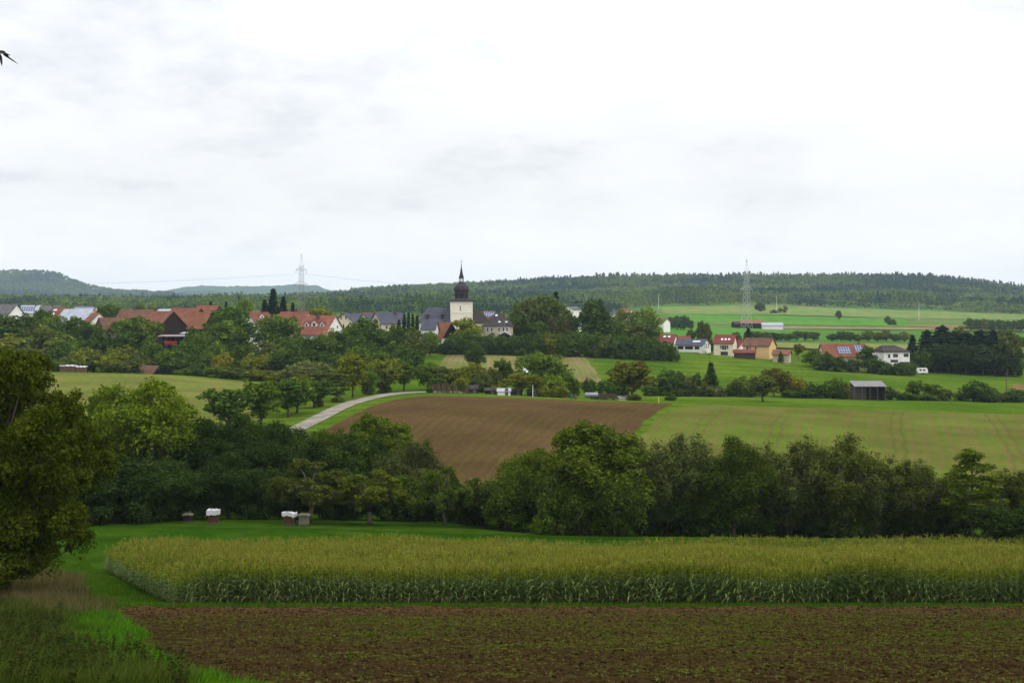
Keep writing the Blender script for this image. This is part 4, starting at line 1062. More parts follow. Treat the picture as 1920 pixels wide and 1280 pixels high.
# ------------------------------------------------------------------ church
def church():
    D = 525.0; px = 865.0
    x, y, zg = G(px, D); q = D / F
    z = lambda py: ZP(py, D) - zg
    root = empty("church", (x, y, zg), R(4)); tag(root, "village church with cream square tower and dark onion dome spire", "church")
    hw = 41*q/2
    SL = ROOF['slate']; DS = tile_mat("dark_slate", (0.050,0.046,0.054), (0.036,0.034,0.040), 0.8)
    mb = MB(); mb.box(-hw,hw,-hw,hw,-4,z(565)); mb.box(-hw-.12,hw+.12,-hw-.12,hw+.12,z(587),z(585.5))
    tw = mb.build("tower", [mat("tower_plaster", (0.74,0.70,0.58), (0.66,0.62,0.51), 0.5)], root)
    for px_, py_, w_, h_ in ((-.55,578,.35,2.0),(-.2,600,.35,1.4)):
        o = obj("window", window_mesh(w_, h_, DFRAME), tw); o.location = (px_, -hw, z(py_))
    mb = MB(); s2 = math.sqrt(2)
    mb.lathe([((hw+.55)*s2,z(565)+.004),((hw+.6)*s2,z(564)),((hw+.25)*s2,z(562.4)),((hw-1.0)*s2,z(560.2))], 4)
    mb.build("skirt_roof", [DS], root)
    r = 13.2*q
    mb = MB(); mb.lathe([(r,z(560.4)),(r,z(552)),(r*1.13,z(551)),(r*1.13,z(550)),(r*.97,z(549)),(r*.97,z(546.8)),(r*1.12,z(546)),(r*1.14,z(545))], 8, rot=R(22.5)*0)
    dr = mb.build("bell_storey", [DS], root)
    for k in range(8):
        a = 2*math.pi*(k+1)/8
        o = obj("louvre", window_mesh(1.0, 1.5, DFRAME, .12, WALL['darkwood']), dr)
        ap = r*math.cos(math.pi/8)
        o.location = (ap*math.cos(a), ap*math.sin(a), z(556)); o.rotation_euler = (0,0,a+R(90))
    prof = [(15.0,545),(15.4,543),(15.2,540.5),(13.6,537.5),(10.8,534.8),(7.6,532.6),(5.6,531),(4.6,529)]
    mb = MB(); mb.lathe([(a*q, z(b)) for a, b in prof], 8); mb.build("onion_dome", [DS], root)
    la = empty("lantern", (0,0,0)); la.parent = root
    for k in range(8):
        a = 2*math.pi*(k+.5)/8
        mb = MB(); mb.tube([(4.2*q*math.cos(a),4.2*q*math.sin(a),z(529)),(4.2*q*math.cos(a),4.2*q*math.sin(a),z(520.5))], .14, 5); mb.build("column", [DS], la)
    mb = MB(); mb.lathe([(4.8*q,z(529)+.005),(4.8*q,z(528))],8); mb.lathe([(4.6*q,z(522)),(4.6*q,z(520.2))],8); mb.build("lantern_ring", [DS], la)
    mb = MB(); mb.lathe([(5.4*q,z(520.2)+.005),(4.6*q,z(518.6)),(3.2*q,z(514)),(2.1*q,z(508)),(1.1*q,z(502)),(.35*q,z(497))],8); mb.build("spire", [DS], root)
    mb = MB(); mb.tube([(0,0,z(497.5)),(0,0,z(488))],.07,5); mb.lathe([(.05,z(496)-.25),(.3,z(496)),(.05,z(496)+.25)],8)
    mb.box(-.5,.5,-.05,.05,z(490.5)-.06,z(490.5)+.06); mb.build("cross", [DARKMETAL], root)
    # nave behind and left, choir on the right
    def wing(cx, cyy, L, W, ridge, eave, hl, hr, nm, wallm, roofm, wins=(), dorm=()):
        zr, ze = z(ridge), z(eave)
        w_ = wall_body(L, W, ze, zr, True).build(nm + "_wall", [wallm], root); w_.location = (cx, cyy, 0)
        ro = gable_roof(L, W, ze, zr, .4, .2, hl, hr).build(nm + "_roof", [roofm], root); ro.location = (cx, cyy, 0)
        for u, zz, ww, hh in wins:
            o = obj("window", window_mesh(ww, hh, FRAME), w_); o.location = (u, -W/2, zz)
        for u, t in dorm:
            m2 = MB(); m2.box(-.5,.5,-.6,1.6,-.3,1.2)
            m2.hexa([(-.6,-.7,1.2),(.6,-.7,1.2),(.6,1.8,1.5),(-.6,1.8,1.5),(-.6,-.7,1.32),(.6,-.7,1.32),(.6,1.8,1.62),(-.6,1.8,1.62)])
            o = m2.build("roof_dormer", [DS], ro); o.location = (u, -W/2*t, zr-(zr-ze)*t+.2)
    wing(-hw-6.6, 3.0, 13.2, 12.0, 577, 604, 4.2, .5, "nave", WALL['white'], SL, [(-3,z(612),1.2,3),(1,z(612),1.2,3)], [(-2.6,.72),(3.2,.72)])
    wing(hw+3.2, .8, 7.4, 8.2, 583, 604, .4, 3.4, "choir", WALL['cream'], ROOF['dark'], [(1.2,z(616),.9,3.0),(2.9,z(616),.9,3.0)])
church()
# ------------------------------------------------------------------ planting
W = plant_row
# houses' own trees and the upper belt
W("among the left-hand village roofs", "trees among the village roofs", [
 ("round_a",203,590,570,40,'md'),("round_b",262,575,570,26,'ol'),("round_c",285,575,574,22,'au'),("round_a",36,590,580,34,'dk'),("round_b",240,585,585,22,'dk')])
W("above the barn roofs, left of the pylon", "dark conifers above the roofs", [("spruce",395,640,565,22,'bl'),("spruce",424,640,566,16,'bl'),("round_a",459,610,560,30,'lt')])
W("in the dark group left of the pylon", "tall spruces left of the pylon", [("spruce",496,555,562,28,'bl'),("spruce",512,562,542,34,'bl'),("spruce",531,565,556,30,'bl'),("spruce",549,568,568,20,'bl')])
W("behind the three-dormer house", None, [("round_c",599,570,574,50,'yl',"domed yellow-green tree behind the three-dormer house")])
W("between beige house and church", "narrow dark conifers beside the beige house", [("column",748,470,600,12,'bl'),("column",758,470,590,12,'bl'),("column",766,468,587,12,'bl'),("column",774,470,589,11,'bl'),("column",782,472,592,12,'bl')])
W("in front of the left-hand roofs", "upper tree belt below the left-hand roofs", [
 ("round_b",12,472,590,80,'dk'),("round_c",52,475,588,46,'dk'),("round_a",78,480,580,42,'dk'),("round_a",105,468,592,54,'md'),("bush_a",72,462,597,44,'ol'),("round_b",140,466,594,54,'dk'),("round_c",165,455,604,60,'dk'),("bush_b",190,450,614,44,'dk')])
W("below the brown and orange barns", "trees below the barns", [
 ("round_a",252,455,595,86,'md',"large mid green tree hiding the foot of the brown barn"),("round_b",228,446,628,46,'dk'),("bush_a",278,446,632,44,'md'),("round_c",362,450,612,30,'dk'),("round_a",376,445,622,44,'md'),("round_b",345,440,640,40,'dk')])
W("right of the orange barns", "trees right of the orange barns", [("round_a",430,472,576,82,'dk'),("round_b",418,456,602,74,'md'),("round_c",452,452,620,44,'dk'),("round_b",396,450,612,46,'dk')])
W("beside", None, [("round_a",520,470,591,78,'md',"big rounded mid green tree beside the balconied red-roofed house")])
W("in the slope thicket above the mown meadow", "slope thicket at its left end", [
 ("bush_a",22,440,628,100,'yl'),("bush_b",88,440,612,90,'ol'),("bush_c",58,425,650,64,'ol'),("bush_a",112,420,640,54,'dk'),("bush_b",140,420,634,46,'md'),("bush_c",156,415,652,52,'yl'),("bush_a",182,415,658,48,'ol'),("bush_b",205,412,663,46,'yl'),("bush_a",18,412,660,60,'ol'),("bush_c",80,410,668,46,'md'),
 ("bush_b",130,408,668,44,'ol'),("bush_b",48,414,664,40,'dk')])
W("in the slope thicket around the field hut", "slope thicket around the field hut", [
 ("bush_c",230,430,648,50,'yl'),("bush_a",256,430,655,44,'ol'),("bush_b",295,432,645,50,'dk'),("bush_a",265,425,668,48,'ol'),("bush_c",238,408,676,50,'ol'),("bush_c",330,422,654,64,'md'),("bush_a",362,420,646,60,'dk'),("bush_b",345,406,668,50,'dk'),("bush_c",388,415,662,44,'md'),
 ("bush_a",318,408,676,40,'dk'),("bush_a",205,425,655,40,'md')])
W("in the slope thicket left of the roadside trees", "slope thicket by the roadside trees", [
 ("bush_b",408,430,640,54,'md'),("bush_a",416,405,662,40,'gd'),("bush_c",438,408,670,50,'dk'),("bush_b",456,435,640,46,'dk'),("bush_a",468,405,664,52,'yl'),("bush_c",490,405,668,48,'yl'),("bush_b",375,402,680,44,'dk'),("bush_c",404,398,685,44,'md'),("bush_a",440,394,688,52,'ol'),
 ("bush_c",478,390,692,52,'yl'),("bush_b",510,392,694,48,'ol'),("bush_a",536,388,696,44,'yl'),("bush_b",352,400,690,40,'md')])
W("in the dark belt below the three-dormer house", "dark belt below the three-dormer house", [
 ("round_a",500,425,640,54,'ol'),("round_b",522,420,646,58,'ol'),("round_a",546,425,632,50,'dk'),("bush_a",562,430,628,44,'ol'),("round_c",578,426,632,54,'dk'),("round_a",606,428,628,54,'md'),("round_b",641,432,618,56,'dk'),("round_c",625,442,616,36,'yl'),("round_b",535,405,655,58,'dk'),("bush_b",492,408,664,44,'yl'),
 ("bush_a",562,405,652,46,'dk'),("round_c",592,405,656,56,'dk'),("round_a",622,400,662,52,'dk'),("bush_b",648,404,664,46,'dk'),("bush_c",508,415,672,44,'ol'),("bush_a",572,398,680,44,'dk'),("bush_c",606,394,684,46,'dk'),("bush_b",640,398,684,44,'dk')])
W("in front of the cream and beige houses", "trees in front of the cream and beige houses", [
 ("round_b",690,455,596,70,'dk'),("round_c",664,452,606,42,'dk'),("round_a",716,452,618,50,'dk'),("poplar",737,460,608,20,'yl'),("round_b",748,448,612,34,'dk'),("round_c",775,452,614,46,'ol'),("round_a",806,478,622,36,'md'),("bush_a",760,446,628,44,'ol'),("bush_c",690,440,640,60,'dk'),("bush_a",735,438,642,50,'ol')])
W("between the dark belt and the farm road", "trees at the top of the farm road", [
 ("round_a",668,398,650,56,'md'),("round_b",690,412,648,50,'dk'),("round_c",712,402,658,46,'md'),("round_a",736,412,644,52,'dk'),("round_b",758,408,648,56,'dk'),("bush_c",774,408,656,40,'dk'),("bush_a",700,392,676,44,'yl'),("bush_b",735,392,672,42,'ol')])
W("behind the roadside trees", "pale bushes behind the roadside trees", [("bush_c",582,378,675,60,'gy'),("bush_a",545,380,686,44,'gy'),("bush_b",612,374,684,46,'ol'),("bush_c",640,372,690,40,'ol'),("bush_a",520,382,700,40,'yl'),("bush_b",565,372,700,40,'yl')])
# roadside avenue
W("in the row along the farm road", "trees along the farm road", [
 ("roadside",426,238,729,80,'dk'),("roadside",491,243,714,66,'md'),("roadside",540,262,712,62,'dk'),("roadside",556,268,708,60,'md'),("roadside",590,278,712,56,'dk'),("slender",631,292,700,44,'ol'),("roadside",661,300,663,52,'yl'),("roadside",688,310,695,40,'md'),("roadside",716,316,690,44,'ol'),("roadside",727,324,672,48,'yl'),("roadside",757,328,678,44,'md')])
W("under the roadside trees", "low bushes under the roadside trees", [("bush_a",633,288,742,22,'ol'),("bush_b",690,312,722,22,'ol'),("bush_c",722,318,718,24,'ol'),("bush_a",598,280,748,18,'ol'),("bush_b",460,236,772,26,'md')])
# church hill
W("in front", None, [("round_c",872,500,596,58,'yl',"yellowish tree in front of the church choir")])
W("in the clipped dark belt below the church", "dark hedge shrubs below the church", [
 ("bush_a",802,496,643,40,'dk'),("bush_b",826,498,645,36,'dk'),("bush_a",840,490,640,36,'dk'),("bush_a",852,488,626,40,'dk'),("bush_b",872,490,622,40,'dk'),("bush_c",895,490,624,40,'dk'),("bush_a",918,490,626,42,'dk'),("bush_b",940,490,628,40,'dk'),("bush_c",962,490,628,44,'dk'),("bush_a",985,490,626,44,'dk'),("bush_b",1008,490,624,46,'dk'),("bush_c",1032,490,624,46,'yl'),
 ("bush_a",1056,490,622,46,'dk'),("bush_b",1080,490,620,46,'md'),("bush_c",1104,490,622,46,'dk'),("bush_a",1128,490,626,44,'ol'),("bush_b",1152,490,626,46,'dk'),("bush_c",1176,490,628,44,'dk'),("bush_a",1200,490,630,44,'dk'),("bush_b",1222,490,636,38,'dk'),("bush_c",1242,490,640,36,'dk'),("bush_a",1258,490,644,28,'dk')])
W("on the knoll right of the manor house", "big trees right of the manor house", [
 ("round_a",988,520,562,54,'ol'),("poplar",1008,522,556,50,'ol'),("round_c",1030,524,554,54,'ol'),("spruce",1042,530,548,30,'bl'),("round_b",1054,522,572,50,'ol'),("round_b",975,516,588,44,'dk'),("poplar",1034,514,596,30,'rd'),("poplar",1060,514,600,30,'rd'),("round_a",1010,512,602,46,'dk'),("round_a",1068,516,590,34,'dk')])
W("on the ridge left of the red-roofed house", "trees left of the right-hand houses", [
 ("poplar",1113,514,564,54,'dk'),("round_a",1140,516,600,46,'dk'),("round_b",1148,530,594,36,'md'),("round_c",1168,600,580,40,'yl'),("round_b",1212,600,576,46,'lt'),("round_c",1200,512,604,62,'ol'),("round_a",1184,520,612,40,'ol'),("round_a",1220,514,618,36,'dk'),("round_b",1192,640,584,30,'md')])
W("alone", None, [("round_b",889,438,641,34,'dk',"dark bushy tree standing alone in the reaped field below the church")])
# garden strip
W("behind the wooden fence of the garden plot", "garden trees behind the wooden fence", [
 ("round_a",803,334,680,46,'md'),("round_b",828,332,686,44,'ol'),("round_c",848,332,690,38,'yl'),("round_a",868,330,688,40,'yl'),("round_b",888,332,680,44,'yl'),("bush_a",866,326,704,36,'yl'),("bush_b",905,326,698,40,'ol'),("bush_c",822,326,706,34,'dk')])
W("in the middle of the garden plot", "trees in the middle of the garden plot", [
 ("round_c",940,332,672,40,'dk'),("bush_a",926,328,690,36,'ol'),("roadside",975,318,698,44,'yl'),("round_a",1012,330,661,86,'md'),("round_b",1046,326,684,60,'md'),("roadside",1003,316,702,36,'yl'),("bush_b",1022,314,722,26,'yl'),("bush_c",1052,313,722,30,'yl'),("bush_a",940,320,716,30,'yl'),("bush_c",1072,326,706,34,'md'),("bush_b",1036,318,700,44,'lt')])
W("beside the silver tank", "dark bushes beside the silver tank", [("bush_a",1105,338,708,26,'dk'),("bush_b",1134,340,712,34,'dk'),("bush_c",1163,342,714,38,'dk'),("bush_a",1115,312,736,14,'ol'),("bush_b",1133,312,735,16,'yl'),("bush_c",1190,312,738,24,'rd')])
W("alone", None, [("roadside",1187,320,677,76,'au',"rounded rusty-topped tree alone beside the garden plot")])
W("at the corner", None, [("bush_b",1258,322,744,22,'dk',"low dark bush at the corner of the ploughed field")])
W("at the gate", None, [("bush_c",806,316,735,14,'dk',"dark clipped shrub at the end of the farm road")])
# bushes along the ditch
W("in the ditch left of the lone olive tree", "bushes in the ditch, left half", [
 ("bush_a",1238,378,703,40,'dk'),("bush_b",1260,376,692,60,'dk'),("bush_c",1285,374,704,44,'ol'),("bush_a",1306,374,700,34,'dk'),("spruce",1333,372,680,34,'dk'),("bush_b",1322,370,716,34,'ol'),("bush_c",1345,370,722,30,'gy'),("bush_a",1388,372,706,46,'ol'),("bush_b",1366,372,728,30,'dk'),("bush_c",1220,372,722,30,'dk'),("bush_a",1270,370,728,40,'dk'),("bush_b",1405,370,722,30,'ol')])
W("alone", None, [("roadside",1431,332,704,52,'ol',"dense olive tree on the edge of the young crop, trunk showing")])
W("in the ditch left of the field shed", "bushes in the ditch, right half", [
 ("round_a",1452,376,690,48,'au'),("round_b",1468,376,694,44,'au'),("bush_c",1490,374,706,38,'gd'),("bush_a",1512,373,716,40,'dk'),("bush_b",1540,373,720,40,'dk'),("bush_c",1564,373,708,44,'md'),("bush_a",1586,372,722,26,'gd'),("bush_b",1505,370,728,36,'dk'),("bush_c",1480,370,730,30,'dk'),("bush_a",1575,370,728,24,'dk')])
W("right of the field shed", "bushes right of the field shed", [
 ("bush_a",1668,372,724,40,'ol'),("roadside",1715,378,713,30,'md'),("roadside",1744,378,719,32,'md'),("bush_b",1772,376,728,30,'ol'),("bush_c",1700,372,736,40,'dk'),("bush_a",1735,373,737,44,'dk'),("bush_a",1832,380,713,66,'dk'),("bush_b",1872,380,734,40,'ol'),("bush_c",1905,380,728,40,'dk'),("bush_b",1850,376,730,40,'dk')])
# around the right-hand houses
W("between the right-hand houses", "garden trees of the right-hand houses", [
 ("poplar",1314,570,602,16,'ol'),("poplar",1325,572,606,18,'ol'),("bush_b",1334,560,636,18,'dk'),("round_a",1381,575,622,20,'ol'),("spruce",1403,580,614,22,'bl'),("bush_a",1464,508,658,9,'dk'),("birch",1497,525,644,18,'yl'),("round_b",1528,500,654,36,'md'),("bush_a",1552,490,660,34,'dk'),("bush_b",1572,489,668,30,'dk'),("bush_c",1538,491,668,30,'md'),("bush_b",1600,489,672,30,'dk'),
 ("round_c",1626,492,648,36,'dk'),("bush_c",1640,488,672,34,'dk'),("bush_a",1662,486,678,34,'dk'),("bush_b",1684,486,679,30,'dk'),("bush_a",1704,487,679,26,'dk'),("birch",1295,575,618,14,'ol')])
W("in the dark pine wood on the right", "dark pine wood", [
 ("spruce",1711,515,628,34,'bl'),("pine",1738,518,620,44,'bl'),("pine",1766,520,612,54,'bl'),("pine",1790,522,622,50,'bl'),("pine",1812,520,624,50,'bl'),("pine",1838,522,620,54,'bl'),("pine",1862,522,620,50,'bl'),("birch",1889,512,618,36,'ol'),("round_a",1902,525,626,38,'dk'),("round_b",1800,560,612,40,'ol'),
 ("bush_a",1725,508,655,44,'dk'),("round_b",1752,510,645,50,'bk'),("round_c",1780,511,645,56,'bk'),("round_a",1810,512,646,56,'bk'),("round_b",1842,512,645,60,'bk'),("round_c",1868,512,648,56,'bk'),("bush_b",1905,512,668,30,'dk')])
# distant rows
W("in the distant row behind the yellow house", "distant row behind the yellow house", [("round_a",1405+i*15,830+i*3,620+(i*7)%6,20+(i*5)%7,('dk','md','ol')[i%3]) for i in range(9)])
W("in the distant row behind the solar-panelled house", "distant row behind the solar-panelled house", [("round_b",1560+i*17,850,(625,620,622,626,619,622,618,626,621)[i],20+(i*7)%8,('md','dk','dk','yl','md','yl','ol','dk','yl')[i]) for i in range(9)])
W("in the distant spinney above the pine wood", "distant spinney above the pine wood", [("round_c",1818+i*14,1060,(596,598,597,600,599,601,600,598)[i],20,('dk','dk','ol','dk')[i%4]) for i in range(8)])
W("in the distant clump left of the farm", "distant clump left of the farm", [("round_a",1258,1000,594,16,'ol'),("round_b",1270,1000,592,20,'dk'),("round_c",1282,1000,591,22,'dk'),("round_a",1294,1000,600,14,'dk')])
W("on the distant green field", "single trees on the distant field", [("round_b",1424,1650,566,18,'dk'),("bush_a",1451,1640,580,14,'dk'),("round_a",1463,1640,577,9,'ol'),("round_c",1472,1640,573,9,'ol'),("round_a",1572,1400,582,11,'dk'),("round_b",1664,1250,592,11,'dk'),("bush_b",1673,1245,598,16,'dk')])
W("between the distant houses", "trees between the distant houses", [("round_a",1090,1000,583,22,'md'),("round_b",1128,1050,586,24,'dk'),("round_c",1160,1100,588,22,'ol'),("round_a",1204,1000,594,20,'dk'),("round_b",1222,1040,590,18,'dk'),("round_c",905,800,588,22,'md'),("round_a",930,900,590,24,'md'),("round_b",960,900,586,26,'lt'),("round_c",976,880,596,24,'yl')])
# near hedge along the stream
W("beside the maize", None, [("great",-12,77,664,400,'big',"huge olive green tree at the left edge beside the grassy track"),
   ("ash_open",250,152,717,200,'h_lt',"bright yellow-green spreading tree with open limbs behind the huge left tree")])
W("in the back hedge left of the ploughed field", "dark back hedge on the left", [
 ("alder_a",338,158,800,120,'h_bk'),("alder_b",392,160,786,110,'h_bk'),("alder_a",450,160,780,120,'h_bk'),("alder_b",508,160,792,110,'h_bk'),("alder_a",560,164,806,110,'h_bk'),("alder_b",618,166,806,120,'h_dk'),("ash",706,170,779,126,'h_md'),("alder_a",664,166,812,110,'h_bk'),("willow_a",768,160,824,116,'h_gy')])
W("along the meadow behind the beehives", "trees along the meadow", [
 ("thicket_a",222,140,862,130,'h_bk'),("thicket_b",175,139,880,120,'h_bk'),("thicket_a",120,138,880,120,'h_bk'),("thicket_b",262,147,850,120,'h_bk'),("alder_b",290,142,862,130,'h_bk'),("thicket_b",350,148,880,110,'h_bk'),("alder_a",430,150,850,120,'h_bk'),("thicket_a",495,150,880,100,'h_bk'),("apple_a",582,142,862,150,'h_ol'),("apple_b",692,140,884,140,'h_yl'),("apple_a",832,142,874,118,'h_dk'),("thicket_b",640,150,880,90,'h_bk'),("thicket_a",760,150,890,100,'h_dk'),("thicket_b",800,152,880,80,'h_ol'),("thicket_a",668,149,905,80,'h_bk'),("thicket_b",724,150,900,90,'h_bk'),("thicket_a",782,148,925,80,'h_bk'),("thicket_b",850,150,915,80,'h_dk'),("thicket_a",882,149,930,70,'h_bk'),("thicket_b",560,150,900,90,'h_bk'),("thicket_a",610,150,895,90,'h_bk')])
W("in the left half of the stream hedge", "stream hedge, left half", [
 ("thicket_a",905,146,912,90,'h_ol'),("thicket_b",945,142,900,90,'h_dk'),("alder_b",1000,146,842,112,'h_md'),("ash",1112,142,794,190,'h_md'),("thicket_a",1040,138,892,100,'h_dk'),("willow_a",1208,144,830,120,'h_gy'),("willow_b",1290,146,818,140,'h_gy'),("alder_a",1375,142,822,116,'h_dk'),("thicket_b",1160,136,905,100,'h_dk'),("thicket_a",1245,143,930,90,'h_bk'),("thicket_b",1322,143,940,80,'h_bk'),("alder_a",1262,158,846,120,'h_dk'),("alder_b",1205,158,850,100,'h_dk'),("willow_b",1248,150,838,110,'h_ol'),("thicket_a",1090,136,915,90,'h_dk')])
W("in the right half of the stream hedge", "stream hedge, right half", [
 ("willow_a",1470,146,836,140,'h_gy'),("willow_b",1562,146,818,150,'h_ol'),("alder_b",1425,148,850,90,'h_ol'),("willow_a",1640,146,858,120,'h_gy'),("willow_b",1712,146,866,130,'h_ol'),("willow_a",1768,148,884,100,'h_gy'),("slender",1823,140,844,92,'h_md'),("willow_b",1905,146,884,130,'h_ol'),("thicket_b",1415,143,960,60,'h_bk'),("thicket_a",1592,146,930,90,'h_dk'),("thicket_b",1690,146,940,90,'h_bk'),("thicket_a",1880,131,950,120,'h_bk'),("thicket_b",1530,145,960,60,'h_bk'),("alder_a",1445,158,850,110,'h_dk'),("alder_b",1620,160,862,120,'h_dk'),("alder_a",1690,160,880,100,'h_dk'),("alder_b",1530,160,845,100,'h_dk'),("thicket_a",1655,150,900,120,'h_dk'),("thicket_b",1500,151,890,130,'h_dk'),("thicket_a",1800,152,915,140,'h_dk'),("thicket_b",1580,152,895,120,'h_dk'),("thicket_a",1730,153,905,120,'h_dk'),("thicket_b",1420,152,890,100,'h_dk'),("willow_b",1990,146,880,140,'h_ol'),("thicket_a",1960,131,945,110,'h_bk')])
# ------------------------------------------------------------------ pylons, wires, poles
PYLM = mat("weathered_steel", (0.22,0.22,0.22), (0.16,0.16,0.16), 2, 0.6, 0.2)
def pylon(label, px, D, top, bw, tw, arms, yaw, peak, r=0.085, steel=None):
    steel = steel or PYLM
    x, y, zg = G(px, D); H = ZP(top, D) - zg
    root = empty("transmission_pylon", (x, y, zg), R(yaw)); tag(root, label, "pylon", "lattice pylons")
    hb = H - peak
    mb = MB()
    def hw(z): 
        t = z / hb
        return (bw*(1-t)**1.4 + tw*(1-(1-t)**1.4)) / 2
    lev = [hb*(1-(1-i/11)**1.15) for i in range(12)]
    lev[0] = -0.5
    cs = [(-1,-1),(1,-1),(1,1),(-1,1)]
    for a, b in cs:
        mb.tube([(a*hw(max(z,0)), b*hw(max(z,0)), z) for z in lev], r*1.25, 4)
    for i in range(11):
        for k in range(4):
            a, b = cs[k], cs[(k+1)%4]; h0, h1 = hw(max(lev[i],0)), hw(lev[i+1])
            mb.tube([(a[0]*h0,a[1]*h0,lev[i]),(b[0]*h1,b[1]*h1,lev[i+1])], r*.7, 4)
            mb.tube([(b[0]*h0,b[1]*h0,lev[i]),(a[0]*h1,a[1]*h1,lev[i+1])], r*.7, 4)
    for a, b in cs: mb.tube([(a*tw/2,b*tw/2,hb),(0,0,H)], r*.8, 4)
    mb.build("lattice_mast", [steel], root)
    tips = []
    for za, half, hh in arms:
        m = MB(); z = ZP(za, D) - zg; h_ = hw(z)
        for s in (-1, 1):
            for q in (-1, 1):
                m.tube([(s*h_,q*h_,z),(s*half,0,z+.3)], r*.9, 4); m.tube([(s*h_,q*h_,z+hh),(s*half,0,z+.3)], r*.8, 4)
                for t in (.3,.6): m.tube([(s*(h_+(half-h_)*t),q*h_*(1-t),z+.3*t),(s*(h_+(half-h_)*t),q*h_*(1-t),z+hh*(1-t)+.3*t)], r*.5, 4)
            m.tube([(s*half,0,z+.3),(s*half,0,z-2.2)], .12, 5)
            c, sn = math.cos(R(yaw)), math.sin(R(yaw))
            tips.append((x + s*half*c, y + s*half*sn, zg + z - 2.2))
        m.build("crossarm", [steel], root)
    return tips
tA = pylon("lattice pylon rising behind the red roofs near the dark spruces", 565, 950, 475, 3.9, 2.5, [(507,8.5,2.2),(534,11,2.6)], 72, 9)
tB = pylon("lattice pylon standing on the plain beside the distant farm", 1400, 1050, 485, 7.0, 2.6, [(516,6.5,2.0),(543,9.0,4.0)], 48, 10, 0.12, mat("zinc_grey_steel", (0.40,0.40,0.40), (0.32,0.32,0.32), 2, 0.6, 0.2))
def wire(p, q, sag):
    n = 24; p = np.array(p); q = np.array(q)
    pts = [tuple(p + (q-p)*t - np.array([0,0,4*sag*t*(1-t)])) for t in np.linspace(0,1,n)]
    mb = MB(); mb.tube(pts, 0.032, 4)
    o = mb.build("overhead_wire", [METAL])
    return o
def wires(A, B, sag, what):
    for k, (p, q) in enumerate(zip(A, B)):
        tag(wire(p, q, sag), what, "overhead wire", "overhead wires of the pylon line")
EA = [(X(-260,1100)+i%2*6, 1100.0, ZP(528 if i < 2 else 550, 1100)) for i in range(4)]
EB = [(X(2350,1000)+i%2*6, 1000.0, ZP(540 if i < 2 else 566, 1000)) for i in range(4)]
wires(tA, EA, 5, "thin overhead wire running off to the left of the left pylon")
wires(tA, tB, 11, "thin overhead wire sagging between the two pylons, passing behind the church")
wires(tB, EB, 9, "thin overhead wire running off to the right of the right pylon")
WOODP = mat("pole_wood", (0.11,0.085,0.065), (0.07,0.055,0.042), 2)
def pole(label, px, D, top, arm=0.0, r=0.13, m=WOODP, name="utility_pole", cat="pole"):
    x, y, zg = G(px, D); h = ZP(top, D) - zg
    root = empty(name, (x, y, zg)); tag(root, label, cat)
    mb = MB(); mb.tube([(0,0,-.4),(0,0,h)], [r*1.2, r*.8], 7); mb.build("pole", [m], root)
    if arm:
        mb = MB(); mb.box(-arm,arm,-.08,.08,h-.55,h-.38)
        for s in (-1,-.55,.55,1): mb.tube([(s*arm*.95,0,h-.38),(s*arm*.95,0,h-.12)], .05, 5)
        mb.build("crossbar", [m], root)
pole("wooden utility pole with crossbar on the green slope before the church", 792, 455, 624, 2.0, .2)
pole("thin wooden pole in the green field below the white balconied house", 1330, 440, 661, 0.5, .11)
pole("thin dark pole at the right edge of the green field", 1887, 385, 697, 0, .12)
pole("distant white mast at the forest edge above the distant houses", 1235, 1850, 551, 0, .22, WHITEM, "radio_mast", "mast")
pole("distant white mast in front of the forest near the right pylon", 1456, 1800, 554, 0, .18, WHITEM, "radio_mast", "mast")
pole("distant white mast on the plain at the far right", 1723, 1500, 566, 0, .17, WHITEM, "radio_mast", "mast")
pole("white flagpole beside the manor house", 946, 490, 600, 0, .045, METAL, "flagpole", "pole")
pole("slim white post rising in the garden trees", 999, 312, 722, 0, .08, WHITEM, "post", "post")
pole("small wooden post at the foot of the dark hedge below the church", 824, 500, 645, 0, .1, WHITEM, "post", "post")
def antenna():
    x, y, zg = G(981, 321); h = ZP(687, 321) - zg
    root = empty("antenna_mast", (x, y, zg)); tag(root, "white antenna mast with two small dishes among the garden trees", "antenna")
    mb = MB(); mb.tube([(0,0,-.3),(0,0,h)], .07, 6); mb.build("pole", [WHITEM], root)
    for dx, dz in ((.45,-.7),(.95,-1.2)):
        mb = MB(); mb.lathe([(.05,0),(.22,.06),(.34,.16),(.33,.18),(.2,.09),(.02,.04)], 12); o = mb.build("dish", [WHITEM], root)
        o.location = (dx,-.1,h+dz); o.rotation_euler = (R(80),0,0)
        mb = MB(); mb.tube([(0,0,h+dz),(dx,0,h+dz)], .03, 5); mb.build("bracket", [METAL], root)
antenna()
# ------------------------------------------------------------------ garden strip
def picket_fence(label, px0, px1, D, top, m, n_post, hgt=None, gaps=0.25):
    x0, x1 = X(px0, D), X(px1, D); xm = (x0+x1)/2; zg = float(T(xm, D)); h = ZP(top, D) - zg
    root = empty("wooden_fence", (xm, D, zg)); tag(root, label, "fence")
    L = x1 - x0; mb = MB(); rg = random.Random(px0)
    n = int(L / .22)
    for i in range(n):
        if rg.random() < gaps: continue
        xx = -L/2 + i*.22; zt = h * rg.uniform(.86,1.0); mb.box(xx, xx+.17, -.02, .02, -.2, zt, rg.choice((0,0,1)))
    for z in (h*.25, h*.75): mb.box(-L/2, L/2, .021, .08, z, z+.1)
    mb.build("boards", [m, WALL['wood']], root)
    for i in range(n_post):
        xx = -L/2 + i*L/(n_post-1)
        mb = MB(); mb.box(-.09,.09,-.14,-.021,-.4,h*1.03); o = mb.build("post", [WALL['greywood'] if i % 2 else WALL['wood']], root); o.location = (xx,0,0)
REDW = plank_mat("reddish_boards", (0.16,0.075,0.05))
